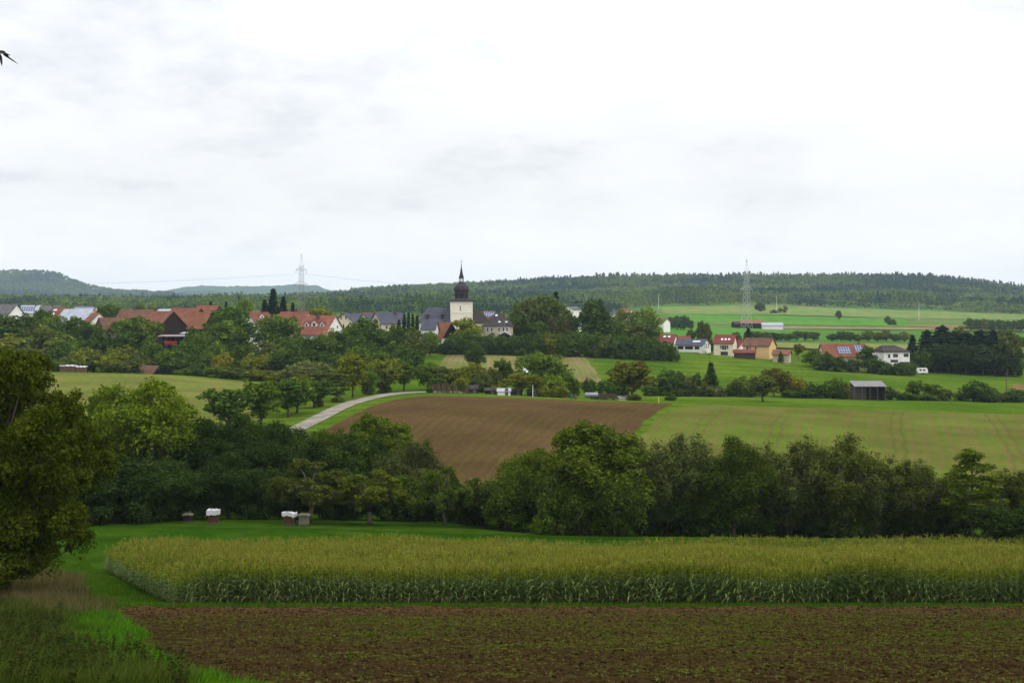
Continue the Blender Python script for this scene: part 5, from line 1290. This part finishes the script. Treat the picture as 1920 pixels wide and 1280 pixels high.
picket_fence("reddish board fence at the end of the farm road", 808, 838, 318, 719, REDW, 4, gaps=.08)
picket_fence("slatted fence of stacked boards with pale posts right of the reddish fence", 838, 858, 316, 721, REDW, 5, gaps=.35)
picket_fence("short board fence with two white posts under the garden trees", 868, 880, 314, 724, REDW, 3, gaps=.2)
def hut(label, px, D, wpx, top, eave, wall, roofm, depth=3.0, name="garden_hut"):
    x, y, zg = G(px, D); L = wpx/F*D; zr = ZP(top, D)-zg; ze = ZP(eave, D)-zg
    root = empty(name, (x, y, zg)); tag(root, label, "hut")
    wall_body(L, depth, ze, zr, False, -.6).build("wall", [wall], root)
    gable_roof(L, depth, ze, zr, .2, .1).build("roof", [roofm], root)
    mb = MB(); mb.box(-.4,.4,-.05,.03,0,1.7); o = mb.build("door", [WALL['greywood']], root); o.location = (L*.2, -depth/2, 0)
BLUEB = plank_mat("blue_black_boards", (0.028,0.032,0.045))
hut("dark blue-black garden hut right of the board fences", 887, 320, 18, 722, 728, BLUEB, ROOF['dark'])
hut("low blackish hut under the garden trees left of the white hut", 920, 318, 20, 727, 731, WALL['darkwood'], ROOF['dark'])
hut("small garden hut with bright white upper boards", 945, 314, 24, 728, 733, WALL['white'], ROOF['pale'], 2.4)
hut("long dark hut right of the small white hut", 968, 318, 22, 730, 734, BLUEB, ROOF['dark'])
hut("dark green-black hut at the foot of the big garden tree", 1000, 316, 24, 730, 734, WALL['darkwood'], ROOF['dark'])
def tank():
    x, y, zg = G(1109, 310); root = empty("tank_trailer", (x, y, zg), R(4)); tag(root, "silver tank trailer standing at the edge of the ploughed field", "trailer")
    mb = MB(); mb.lathe([(.15,-1.65),(.5,-1.6),(.58,-1.4),(.58,1.4),(.5,1.6),(.15,1.65)], 14)
    mb.v = [(p[2],p[0],p[1]+1.05) for p in mb.v]
    mb.build("tank", [METAL], root, True)
    for s in (-1,1):
        mb = MB(); mb.tube([(0,s*.5,.33),(0,s*.72,.33)], .33, 12); mb.build("wheel", [DARKMETAL], root)
    mb = MB(); mb.box(-1.6,2.4,-.08,.08,.36,.48); mb.box(-1.2,1.2,-.45,.45,.40,.52); mb.build("chassis", [DARKMETAL], root)
tank()
def wagon():
    x, y, zg = G(1139, 309); root = empty("farm_wagon", (x, y, zg)); tag(root, "dark open wooden wagon right of the silver tank", "wagon")
    mb = MB(); mb.box(-2.3,2.3,-.9,.9,.62,.72)
    for yy in (-.9,.86):
        for z in (.74,1.02,1.3): mb.box(-2.3,2.3,yy,yy+.05,z,z+.2)
    for xx in (-2.3,-.8,.8,2.25): mb.box(xx,xx+.08,-.96,-.901,.6,1.6)
    mb.build("bed", [WALL['wood']], root)
    for sx in (-1.5,1.5):
        for s in (-1,1):
            mb = MB(); mb.tube([(sx,s*.7,.3),(sx,s*.9,.3)], .3, 12); mb.build("wheel", [DARKMETAL], root)
wagon()
def timber():
    x, y, zg = G(1170, 311); root = empty("timber_pile", (x, y, zg)); tag(root, "pile of pale sawn timber between wagon and rounded tree", "timber pile")
    rg = random.Random(4)
    for i in range(9):
        mb = MB(); L = rg.uniform(1.6,2.6); mb.box(-L/2,L/2,-.1,.1,-.06,.06)
        o = mb.build("plank", [WALL['greywood'] if i % 3 else WHITEM], root); o.location = (rg.uniform(-.6,.6), rg.uniform(-.5,.5), .1+.13*i); o.rotation_euler = (0,0,rg.uniform(-.4,.4))
timber()
def bin_(label, px, D, h, m):
    x, y, zg = G(px, D); root = empty("water_barrel", (x, y, zg)); tag(root, label, "barrel")
    mb = MB(); mb.lathe([(.28,0),(.32,.3),(.34,h*.5),(.32,h*.8),(.29,h)], 12); mb.build("barrel", [m], root, True)
    mb = MB(); mb.lathe([(.31,h+.002),(.31,h+.05),(.2,h+.08)], 12); mb.build("lid", [m], root)
bin_("teal plastic barrel at the corner of the garden plot", 1072, 308, 1.0, mat("teal_plastic", (0.02,0.14,0.10)))
bin_("rusty barrel beside the teal barrel", 1079, 308, .9, mat("rusty_metal", (0.16,0.07,0.04)))
def marker():
    x, y, zg = G(1235, 303); root = empty("marker_post", (x, y, zg)); tag(root, "yellow marker post at the end of the ploughed field", "post")
    mb = MB(); mb.tube([(0,0,-.2),(0,0,1.25)], .11, 8); mb.build("post", [mat("yellow_paint", (0.62,0.55,0.05))], root)
    mb = MB(); mb.lathe([(.13,1.25),(.13,1.33),(.03,1.42)], 8); mb.build("cap", [mat("yellow_paint", (0.62,0.55,0.05))], root)
marker()
def woodpile(label, px, D, wpx, top, tarp):
    x, y, zg = G(px, D); L = wpx/F*D; h = max(.9, ZP(top, D)-zg); root = empty("log_stack", (x, y, zg)); tag(root, label, "log stack", "log stacks above the mown meadow")
    mb = MB(); rg = random.Random(px); n = int(L/.32)
    for i in range(n):
        for j in range(int(h/.3)):
            r = rg.uniform(.13,.17); cx_ = -L/2+.16+i*.32; cz = .15+j*.3
            mb.tube([(cx_,-.5+rg.uniform(-.05,.05),cz),(cx_,.5,cz)], r, 6)
    mb.build("logs", [mat("cut_logs", (0.20,0.11,0.07), (0.12,0.07,0.045), 3)], root)
    mb = MB(); m = 12
    for i in range(m):
        a, b = -L/2-.1+(L+.2)*i/m, -L/2-.1+(L+.2)*(i+1)/m; za, zb = h+.05+.08*math.sin(i*1.7), h+.05+.08*math.sin((i+1)*1.7)
        mb.hexa([(a,-.62,za-.25),(b,-.62,zb-.25),(b,.62,zb-.1),(a,.62,za-.1),(a,-.6,za),(b,-.6,zb),(b,.6,zb+.1),(a,.6,za+.1)])
    mb.build("tarpaulin", [tarp], root)
TARPW = mat("white_tarp", (0.66,0.67,0.70), (0.55,0.56,0.6), 1.5); TARPB = mat("blue_grey_tarp", (0.13,0.22,0.26), (0.10,0.17,0.2), 1.5)
woodpile("log stack under a blue-grey tarpaulin, leftmost above the meadow", 88, 404, 18, 685, TARPB)
woodpile("log stack under a white tarpaulin, left of the last stack", 128, 404, 30, 685, TARPW)
woodpile("log stack under a crumpled white tarpaulin nearest the field hut", 153, 404, 20, 687, TARPW)
def caravan():
    x, y, zg = G(1729, 498); zt = ZP(681, 498) - zg; root = empty("caravan", (x, y, zg)); tag(root, "white caravan parked under the dark pine wood", "caravan")
    mb = MB(); A = [(-1.9,0.45),(1.9,0.45),(2.0,1.2),(1.6,2.35),(-1.7,2.35),(-2.0,1.3)]
    mb.face([(a,-1,z) for a,z in A]); mb.face([(a,1,z) for a,z in A][::-1])
    for i in range(6): j=(i+1)%6; mb.face([(A[j][0],-1,A[j][1]),(A[i][0],-1,A[i][1]),(A[i][0],1,A[i][1]),(A[j][0],1,A[j][1])])
    mb.build("body", [WHITEM], root)
    for u in (-.9,.5):
        o = obj("window", window_mesh(.9,.6,DFRAME), root); o.location = (u,-1,1.65)
    for s in (-1,1):
        mb = MB(); mb.tube([(.1,s*.75,.3),(.1,s*1.02,.3)],.3,12); mb.build("wheel", [DARKMETAL], root)
caravan()
def car():
    x, y, zg = G(1900, 640); root = empty("parked_car", (x, y, zg)); tag(root, "distant dark car beside the pale-trunked tree at the far right", "car")
    mb = MB(); A = [(-2,.3),(2,.3),(2.05,.75),(1.2,.9),(.6,1.42),(-1.1,1.42),(-1.8,.95),(-2.05,.8)]
    mb.face([(a,-.8,z) for a,z in A]); mb.face([(a,.8,z) for a,z in A][::-1])
    for i in range(8): j=(i+1)%8; mb.face([(A[j][0],-.8,A[j][1]),(A[i][0],-.8,A[i][1]),(A[i][0],.8,A[i][1]),(A[j][0],.8,A[j][1])])
    mb.build("body", [mat("dark_blue_paint",(0.03,0.035,0.05),rough=.3)], root)
    for sx in (-1.25,1.25):
        for s in (-1,1):
            mb = MB(); mb.tube([(sx,s*.65,.31),(sx,s*.84,.31)],.31,12); mb.build("wheel", [DARKMETAL], root)
# beehives on the meadow
def beehive(label, px, D, w_, h, bodym, cover, crumple, slats, drape=.13):
    x, y, zg = G(px, D); root = empty("beehive", (x, y, zg), R(random.uniform(-8,8))); tag(root, label, "beehive", "beehives at the edge of the meadow")
    mb = MB(); mb.box(-w_/2-.05,w_/2+.05,-.35,.35,.12,.2)
    for s in (-1,1): mb.box(s*w_*.4-.06,s*w_*.4+.06,-.32,.32,-.1,.119)
    mb.build("stand", [WALL['greywood']], root)
    nb = 3
    for i in range(nb):
        z0 = .202 + i*(h-.4)/nb; z1 = z0 + (h-.4)/nb - .02; k = w_/2 - .015*(i % 2)
        mb = MB(); mb.box(-k,k,-.32,.32,z0,z1); mb.box(-k-.02,k+.02,-.34,.34,z1-.03,z1+.016)
        if slats:
            for j in range(3): xx = -k + (j+.5)*2*k/3; mb.box(xx-.05,xx+.05,-.36,-.3405,z0,z1-.05)
        mb.build("hive_box", [bodym if i != 1 else bodym], root)
    mb = MB(); zc = h - .17; n = 7; rg = random.Random(int(px))
    P = [[(-w_/2-.14+(w_+.28)*i/n, -.48+.96*j/4, zc + .16*(1-abs(i-n/2)/(n/2)*.5) + rg.uniform(-crumple,crumple)) for j in range(5)] for i in range(n+1)]
    for i in range(n):
        for j in range(4):
            q = [P[i][j],P[i+1][j],P[i+1][j+1],P[i][j+1]]; mb.hexa([*[(a*(1-.04*drape),b,c-drape-(.05 if (i+j) % 2 else 0)) for a,b,c in q], *q])
    mb.build("cover", [cover], root)
    for i in range(2):
        mb = MB(); mb.lathe([(.02,0),(.12,.02),(.13,.07),(.06,.11),(.01,.115)],7); o = mb.build("weight_stone", [WALL['greywood']], root); o.location = (-.2+.4*i,0,zc+.2)
COVW = mat("white_sheet", (0.55,0.55,0.57), (0.38,0.38,0.41), 5); COVG = mat("grey_green_board", (0.16,0.16,0.11), (0.12,0.12,0.08), 3)
HIVEW = plank_mat("hive_boards", (0.085,0.045,0.028))
beehive("low weathered grey beehive left of the white-topped hive", 352, 141, .80, 1.05, WALL['darkwood'], COVG, .01, False)
beehive("tall red-brown beehive with crumpled white cover, standing alone", 400, 138, 1.05, 1.65, HIVEW, COVW, .10, False, .50)
beehive("beehive draped with a folded white sheet, left of the grey-green hive", 543, 137, 1.2, 1.45, HIVEW, COVW, .12, True, .38)
beehive("grey-green boarded beehive beside the sheet-draped hive", 570, 137, 1.0, 1.3, COVG, COVG, .01, True)
# twig of a tree standing left of the camera
def twig_tree():
    D = 6.0; bx = X(-230, D); zg = float(T(bx, D))
    root = empty("overhanging_tree", (bx, D, zg)); tag(root, "dark drooping twig of a tree overhanging the upper left corner", "tree")
    P = lambda px, py, d=D: (X(px, d) - bx, d - D, ZP(py, d) - zg)
    mb = MB()
    mb.tube([(0,0,-.2),(.02,.05,1.2),(-.04,0,2.6),(.0,.05,4.2)], [.16,.12,.09,.05], 8)
    mb.tube([(-.02,0,2.3), P(-120,70), P(-50,80), P(-15,92), P(4,99)], [.05,.02,.012,.008,.006], 6)
    mb.tube([(0,0,3.2), P(-300,-160), P(-420,-240)], [.05,.03,.01], 6)
    mb.build("trunk", [BARK], root)
    mb = MB()
    def blade(a, b, wd):
        a = np.array(a); b = np.array(b); d = b - a; n = np.cross(d, (0,1,0)); n = n/np.linalg.norm(n)*wd
        m1 = a + d*.3; m2 = a + d*.7
        q = [a, m1+n, m2+n*.8, b, m2-n*.6, m1-n]
        mb.face(q); mb.face([p + np.array([0,.004,0]) for p in q][::-1])
    blade(P(0,98), P(35,121), .004); blade(P(4,99), P(20,104), .0035); blade(P(6,98), P(17,108), .006); blade(P(0,100), P(3,124), .006)
    blade(P(-4,98), P(10,97), .007); blade(P(-6,95), P(8,98), .005); blade(P(-40,82), P(-48,118), .012); blade(P(-60,80), P(-40,60), .012)
    mb.build("leaves", [mat("withered_leaf", (0.012,0.014,0.012))], root)
twig_tree()

# ------------------------------------------------------------------ maize
M_LEAF = leaf_mat("maize_leaf", (0.062,0.112,0.024), (0.115,0.150,0.042), var=0.5, noise_scale=0.8, trans=0.22, spec=0.10)
M_TOP = leaf_mat("maize_upper_leaf", (0.100,0.142,0.013), (0.135,0.165,0.017), var=0.45, noise_scale=0.4, trans=0.3)
M_TAS = leaf_mat("maize_tassel", (0.195,0.172,0.038), (0.155,0.162,0.026), var=0.45, noise_scale=0.3, trans=0.25)
M_DRY = leaf_mat("maize_dry_leaf", (0.19,0.155,0.085), (0.12,0.10,0.05), var=0.4, noise_scale=1.0, trans=0.2)
def maize_plant(seed, full=True):
    rg = random.Random(seed); V, Q, M = [], [], []
    H = 2.15
    def strip(pts, wd, m):
        b = len(V)
        for p, w_ in zip(pts, wd):
            V.append(tuple(p[0])); V.append(tuple(p[1]))
        for i in range(len(pts)-1): Q.append((b+2*i, b+2*i+1, b+2*i+3, b+2*i+2)); M.append(m)
    def leaf(z, az, L, up, wdt, m, n):
        pts = []; ca, sa = math.cos(az), math.sin(az); r, zz, ang = 0.0, z, up
        for i in range(n+1):
            t = i/n; hw = wdt * (1 - t**2.2) * (0.6 + .4*min(1, t*4)) * .5 + .003
            pts.append(((r*ca - hw*sa, r*sa + hw*ca, zz), (r*ca + hw*sa, r*sa - hw*ca, zz + .012)))
            r += L/n*math.cos(ang); zz += L/n*math.sin(ang); ang -= (2.1 + rg.uniform(-.2,.5)) / n
        strip(pts, [0]*(n+1), m)
    a0 = rg.uniform(0, 6.28)
    nl = 13 if full else 6
    for i in range(nl):
        t = i/(nl-1); z = (.25 + 1.7*t) if full else (1.15 + .85*t)
        m = 3 if (full and t < .16 and rg.random() < .45) else (0 if (t < .72 if full else t < .25) else 1)
        leaf(z, a0 + math.pi*i + rg.uniform(-.5,.5), rg.uniform(.62,.9)*(1-.35*max(0,t-.7)), rg.uniform(.85,1.25) + (.15 if m == 1 else 0), rg.uniform(.065,.095) * (.8 if m == 1 else 1), m, 5 if full else 3)
    for k in range(2):   # stalk: two crossing strips
        c, s = (0.014,0) if k == 0 else (0,0.014)
        strip([((-c,-s,-.05),(c,s,-.05)), ((-c*.8,-s*.8,1.1),(c*.8,s*.8,1.1)), ((-c*.4,-s*.4,H),(c*.4,s*.4,H))], [0]*3, 0 if full else 1)
    for k in range(6):
        a = rg.uniform(0,6.28); sp = rg.uniform(.03,.16) if k else 0
        p0 = np.array([0,0,H-.1]); p1 = p0 + np.array([math.cos(a)*sp, math.sin(a)*sp, rg.uniform(.28,.46)])
        n = np.array([-math.sin(a), math.cos(a), 0]) * .013
        strip([(tuple(p0-n), tuple(p0+n)), (tuple(p1-n*.5), tuple(p1+n*.5))], [0]*2, 2)
    if full:
        for k in range(1):
            a = a0+.8; strip([((0,-.03,.95),(0,.03,.95)), ((math.cos(a)*.1-.03,math.sin(a)*.1,1.2),(math.cos(a)*.1+.03,math.sin(a)*.1,1.2))], [0]*2, 1)
    return np.array(V), np.array(Q), np.array(M)
MZM = [M_LEAF, M_TOP, M_TAS, M_DRY]
FULL = [maize_plant(i) for i in range(6)]; TOPS = [maize_plant(40+i, False) for i in range(5)]
FULLM = [np_mesh("maize_plant", v, q, MZM, m) for v, q, m in FULL]
def merge(protos, x, y, z, yaw, sc, which):
    Vs, Qs, Ms, base = [], [], [], 0
    for k, (v, q, m) in enumerate(protos):
        i = np.where(which == k)[0]
        if not len(i): continue
        c, s = np.cos(yaw[i])[:,None], np.sin(yaw[i])[:,None]
        vx = (v[None,:,0]*c - v[None,:,1]*s)*sc[i][:,None] + x[i][:,None]
        vy = (v[None,:,0]*s + v[None,:,1]*c)*sc[i][:,None] + y[i][:,None]
        vz = v[None,:,2]*sc[i][:,None] + z[i][:,None]
        Vs.append(np.stack([vx,vy,vz],-1).reshape(-1,3))
        Qs.append((q[None] + (np.arange(len(i))*len(v))[:,None,None] + base).reshape(-1,q.shape[1])); Ms.append(np.tile(m, len(i)))
        base += len(i)*len(v)
    return np.concatenate(Vs), np.concatenate(Qs), np.concatenate(Ms)
def maize_field():
    rg = np.random.default_rng(77)
    px_l = lambda D: np.interp(D, [70,80,92,105,116], [330,283,238,207,186])
    xs, ys, near = [], [], []
    for D in np.arange(70.6, 119.5, 0.75):
        x0, x1 = X(px_l(D), D), X(2120, D)
        end = D > np.interp(0, [0,1], [112,112])
        n = int((x1-x0)/0.155)
        xx = x0 + (np.arange(n) + rg.uniform(-.25,.25,n))*0.155
        yy = D + rg.normal(0,.05,n) + (vnoise(xx/3, xx*0+D, 3))*.15
        lim = np.interp(960 + xx/yy*F, [180,900,1200,1920], [110,112,116,118])
        k = yy < lim
        edge = (xx - x0 < 1.3)
        xs.append(xx[k]); ys.append(yy[k]); near.append(((D < 74) | edge)[k])
    front = np.argsort(np.abs(xs[0]*0 + np.arange(len(xs[0]))))   # first row, left to right
    x = np.concatenate(xs); y = np.concatenate(ys); nr = np.concatenate(near)
    n0 = min(300, len(xs[0]))
    # front row: every plant by itself
    first = True
    for i in range(n0):
        o = bpy.data.objects.new("maize_plant", FULLM[i % 6]); link(o)
        o.location = (x[i], y[i], float(T(x[i], y[i]))); o.rotation_euler = (0,0,rg.uniform(0,6.28)); s = rg.uniform(.84,1.10) * (1 + float(vnoise(x[i]/5, y[i]/5, 9))*.22) * min(1, .72 + i*.155*.12); o.scale = (s,s,s)
        tag(o, "green maize plant in the front row beside the grass margin", "maize plant", "front row of the maize field")
    x, y, nr = x[n0:], y[n0:], nr[n0:]
    n = len(x); z = T(x, y); yaw = rg.uniform(0,6.28,n); sc = rg.uniform(.84,1.13,n) * (1 + vnoise(x/5, y/5, 9)*.22) * np.clip(.72 + (x - X(px_l(y), y) + rg.normal(0,.5,n))*.12, .6, 1)
    print("maize", n, int(nr.sum()))
    w1 = np.where(nr, rg.integers(0,6,n), -1); w2 = np.where(nr, -1, rg.integers(0,5,n))
    V1,Q1,M1 = merge(FULL, x,y,z,yaw,sc,w1); V2,Q2,M2 = merge(TOPS, x,y,z,yaw,sc,w2)
    o = obj("maize_crop", np_mesh("maize_crop", np.concatenate([V1,V2]), np.concatenate([Q1,Q2+len(V1)]), MZM, np.concatenate([M1,M2])))
    tag(o, "ripening maize standing behind its front row", "maize", kind="stuff")
maize_field()

# ------------------------------------------------------------------ grasses and weeds
def tuft(seed, nb, h, lean, wd):
    rg = random.Random(seed); V, Q = [], []
    for i in range(nb):
        a = rg.uniform(0,6.28); r = rg.uniform(0,.10); hh = h*rg.uniform(.5,1.1); l = lean*hh*rg.uniform(.2,1)
        bx, by = r*math.cos(a), r*math.sin(a); nx, ny = -math.sin(a+1)*wd, math.cos(a+1)*wd
        tx, ty = bx+l*math.cos(a), by+l*math.sin(a); mx, my = bx+l*.3*math.cos(a), by+l*.3*math.sin(a); b = len(V)
        V += [(bx-nx,by-ny,-.02),(bx+nx,by+ny,-.02),(mx+nx*.8,my+ny*.8,hh*.6),(mx-nx*.8,my-ny*.8,hh*.6),(tx+nx*.1,ty+ny*.1,hh),(tx-nx*.1,ty-ny*.1,hh)]
        Q += [(b,b+1,b+2,b+3),(b+3,b+2,b+4,b+5)]
    return np.array(V), np.array(Q), np.zeros(len(Q), int)
def weed(seed, h, n, ls):
    """an upright weed: stem with small leaves"""
    rg = random.Random(seed); V, Q = [], []
    for s in range(3):
        a = rg.uniform(0,6.28); l = rg.uniform(.05,.3)*h; b = len(V); hh = h*rg.uniform(.7,1)
        V += [(-.006,0,-.02),(.006,0,-.02),(l*math.cos(a)+.003,l*math.sin(a),hh),(l*math.cos(a)-.003,l*math.sin(a),hh)]; Q.append((b,b+1,b+2,b+3))
        for i in range(n):
            t = rg.uniform(.1,1); p = np.array([l*math.cos(a)*t,l*math.sin(a)*t,hh*t]); g = np.array([rg.gauss(0,1),rg.gauss(0,1),rg.gauss(0,.5)]); g /= np.linalg.norm(g)
            q = np.cross(g,(rg.gauss(0,1),rg.gauss(0,1),rg.gauss(0,1))); q /= np.linalg.norm(q); L = ls*rg.uniform(.6,1.3); b = len(V)
            V += [tuple(p),tuple(p+g*L*.5+q*L*.22),tuple(p+g*L),tuple(p+g*L*.5-q*L*.22)]; Q.append((b,b+1,b+2,b+3))
    return np.array(V), np.array(Q), np.zeros(len(Q), int)
def scatter(name, label, cat, protos, x, y, m, s0, s1, seed, lift=0.0):
    rg = np.random.default_rng(seed); n = len(x)
    z = T(x, y) + lift + np.where(y < 68, vnoise(x/2.5, y/2.5, 3)*.25, 0)*(np.ndim(lift) == 0 and lift == 0)
    V,Q,_ = merge(protos, x,y,z, rg.uniform(0,6.28,n), rg.uniform(s0,s1,n), rg.integers(0,len(protos),n))
    o = obj(name, np_mesh(name, V, Q, [m])); return tag(o, label, cat, kind="stuff")
G_BR = leaf_mat("margin_grass_blade", (0.040,0.100,0.006), (0.066,0.122,0.009), noise_scale=0.6); G_VG = leaf_mat("verge_grass_blade", (0.044,0.135,0.006), (0.072,0.160,0.010), noise_scale=0.6); G_DK = leaf_mat("rank_grass_blade", (0.030,0.066,0.008), (0.052,0.078,0.010), noise_scale=0.5)
G_OL = leaf_mat("rough_grass_blade", (0.060,0.070,0.014), (0.042,0.075,0.010), noise_scale=0.4); G_DRY = leaf_mat("dry_grass_blade", (0.120,0.098,0.042), (0.085,0.078,0.030), noise_scale=0.6)
W_OL = leaf_mat("field_weed_leaf", (0.075,0.085,0.010), (0.055,0.078,0.010), noise_scale=0.5); W_DK = leaf_mat("tall_weed_leaf", (0.024,0.040,0.008), (0.048,0.050,0.014), noise_scale=0.5)
rs = np.random.default_rng(5)
# margin between crop field and maize
n = 9000; y_ = rs.uniform(68.5,70.35,n); x_ = X(rs.uniform(205,2120,n), y_)
scatter("grass", "bright green grass margin in front of the maize", "grass", [tuft(i,8,.30,.5,.012) for i in range(4)], x_, y_, G_BR, .6, 1.3, 1)
# grass bank on the left
lim = lambda y: np.interp(y, [20,30,35,43,55,62,70], [600,440,350,300,250,222,205])
n = 26000; y_ = np.sqrt(rs.uniform(24**2,70**2,n)); p_ = rs.uniform(-160,640,n); k = p_ < lim(y_) + rs.normal(0,8,n); x_, y_ = X(p_[k],y_[k]), y_[k]
nz = vnoise(x_/3.0, y_/3.0, 31) + vnoise(x_/1.2, y_/1.2, 32)*.5; pxx = 960 + x_/y_*F
brt = (pxx > lim(y_) - 190 + nz*190 + rs.normal(0,45,len(y_))) & (y_ < 66)
scatter("grass", "fresh green grass along the edge of the crop field", "grass", [tuft(10+i,9,.34,.6,.012) for i in range(4)], x_[brt], y_[brt], G_VG, .5, 1.2, 2)
q = ~brt & (nz > -.12)
scatter("grass", "rough olive grass on the bank at the lower left", "grass", [tuft(20+i,10,.55,.55,.012) for i in range(4)], x_[q], y_[q], G_OL, .6, 1.3, 3)
q = ~brt & (nz <= -.02)
scatter("grass", "dark rank grass on the bank at the lower left", "grass", [tuft(30+i,9,.5,.5,.012) for i in range(4)], x_[q], y_[q], G_DK, .6, 1.4, 4)
n = 3000; y_ = np.sqrt(rs.uniform(24**2,74**2,n)); p_ = rs.uniform(-160,420,n); k = (p_ < lim(y_) - 40 - 150*rs.random(n)) & (vnoise(X(p_,y_)/2.5, y_/2.5, 44) > .0); x_, y_ = X(p_[k],y_[k]), y_[k]
scatter("weeds", "tall dark weeds standing in the rough grass bank", "weeds", [weed(i,1.0,46,.085) for i in range(6)], x_, y_, W_DK, .45, 1.2, 5)
# dry grass beside the track, under the great tree
n = 14000; y_ = rs.uniform(62,104,n); p_ = rs.uniform(-200,215,n); k = (p_ < np.interp(y_,[62,70,82,92,104],[165,165,125,112,85]) + rs.normal(0,26,n) + vnoise(p_/30, y_/3, 19)*90) & (p_ > np.interp(y_,[62,70,80,104],[90,20,-80,-200]) + rs.normal(0,30,n)) & (rs.random(n) < np.interp(y_,[62,76],[.15,1])); x_, y_ = X(p_[k],y_[k]), y_[k]
scatter("grass", "tall dry beige grass under the huge left tree", "grass", [tuft(50+i,9,.85,.35,.012) for i in range(4)], x_, y_, G_DRY, .6, 1.2, 6)
n = 5000; y_ = rs.uniform(70,116,n); p_ = np.interp(y_,[70,82,92,104,116],[235,190,165,140,120]) + rs.uniform(-70,70,n)*np.interp(y_,[70,116],[1.15,.6])
x_ = X(p_,y_); q = vnoise(x_/2, y_/4, 61) > -.05
scatter("grass", "green grass on the track beside the maize", "grass", [tuft(60+i,7,.22,.5,.012) for i in range(4)], x_[q], y_[q], G_BR, .5, 1.2, 7)
# weeds, clods and straw in the crop field
def rosette(seed, n, L):
    """a flat weed seedling: a few broad leaves close to the soil"""
    rg = random.Random(seed); V, Q = [], []
    for i in range(n):
        a = rg.uniform(0,6.28); l = L*rg.uniform(.6,1.2); up = rg.uniform(.15,.8); c, s_ = math.cos(a), math.sin(a); w_ = l*.26; b = len(V)
        V += [(0,0,.005),(c*l*.55 - s_*w_, s_*l*.55 + c*w_, l*.5*up),(c*l, s_*l, l*.7*up),(c*l*.55 + s_*w_, s_*l*.55 - c*w_, l*.5*up)]; Q.append((b,b+1,b+2,b+3))
    return np.array(V), np.array(Q), np.zeros(len(Q), int)
def clod(seed):
    rg = random.Random(seed); f = lambda a: a*rg.uniform(.6,1.25)
    V = [(f(-1),f(-1),-.5),(f(1),f(-1),-.5),(f(1),f(1),-.5),(f(-1),f(1),-.5),(f(-.6),f(-.6),f(.7)),(f(.6),f(-.6),f(.7)),(f(.6),f(.6),f(.7)),(f(-.6),f(.6),f(.7))]
    Q = [(4,5,6,7),(0,1,5,4),(1,2,6,5),(2,3,7,6),(3,0,4,7)]
    return np.array(V), np.array(Q), np.zeros(5, int)
CLOD = leaf_mat("soil_clod", (0.026,0.016,0.007), (0.044,0.027,0.012), var=0.5, noise_scale=0.6, trans=0.0)
n = 42000; y_ = np.sqrt(rs.uniform(28**2,68.2**2,n)); p_ = rs.uniform(200,2120,n); k = p_ > lim(y_) + 4; x_, y_ = X(p_[k],y_[k]), y_[k]
z_ = clods(x_, y_)
scatter("soil_clods", "rough brown clods lying over the crop field", "soil", [clod(i) for i in range(8)], x_, y_, CLOD, .02, .075, 12, 0.15 + z_)
n = 80000; y_ = np.sqrt(rs.uniform(28**2,66.5**2,n)); p_ = rs.uniform(200,2120,n); k = p_ > lim(y_) + rs.uniform(0,60,n); p_ = p_[k]; x_, y_ = X(p_,y_[k]), y_[k]
dn = vnoise(x_/4.5, y_/2.4, 71)*.8 + vnoise(x_/.9, y_/.6, 72)*.5 + np.interp(y_,[28,40,50,60,66.5],[-.30,-.12,.06,.16,-.45]) + np.interp(p_,[250,700,1300,1900],[-.14,-.05,.06,.10]) + rs.normal(0,.28,len(y_))
q = dn > .06
scatter("weeds", "small olive green weeds sprouting over the crop field", "weeds", [rosette(i,5,.062) for i in range(6)], x_[q], y_[q], W_OL, .5, 1.5, 8, 0.17 + clods(x_[q], y_[q]))
q = dn > .80
scatter("weeds", "brighter green weed clumps in the crop field", "weeds", [tuft(90+i,8,.13,.9,.014) for i in range(4)], x_[q], y_[q], G_BR, .5, 1.2, 9, 0.15 + clods(x_[q], y_[q]))
n = 4000; y_ = np.sqrt(rs.uniform(28**2,68**2,n)); p_ = rs.uniform(200,2120,n); k = p_ > lim(y_) + 15; x_, y_ = X(p_[k],y_[k]), y_[k]
scatter("straw", "pale bits of straw scattered over the crop field", "straw", [tuft(95+i,2,.10,1.6,.008) for i in range(4)], x_, y_, G_DRY, .4, 1.4, 10, 0.16 + clods(x_, y_))

# ------------------------------------------------------------------ the air
def haze():
    mb = MB(); mb.box(-19000, 19000, -420, 12060, -75, 330)
    t = NT("haze_air"); v = t.n("ShaderNodeVolumePrincipled")
    v.inputs["Color"].default_value = (0.64, 0.83, 1.0, 1); v.inputs["Density"].default_value = HAZE_DENSITY; v.inputs["Anisotropy"].default_value = 0.0
    t.l(v.outputs[0], t.out.inputs["Volume"])
    o = mb.build("haze", [t.m]); tag(o, kind="stuff")
HAZE_DENSITY = 0.00006
haze()
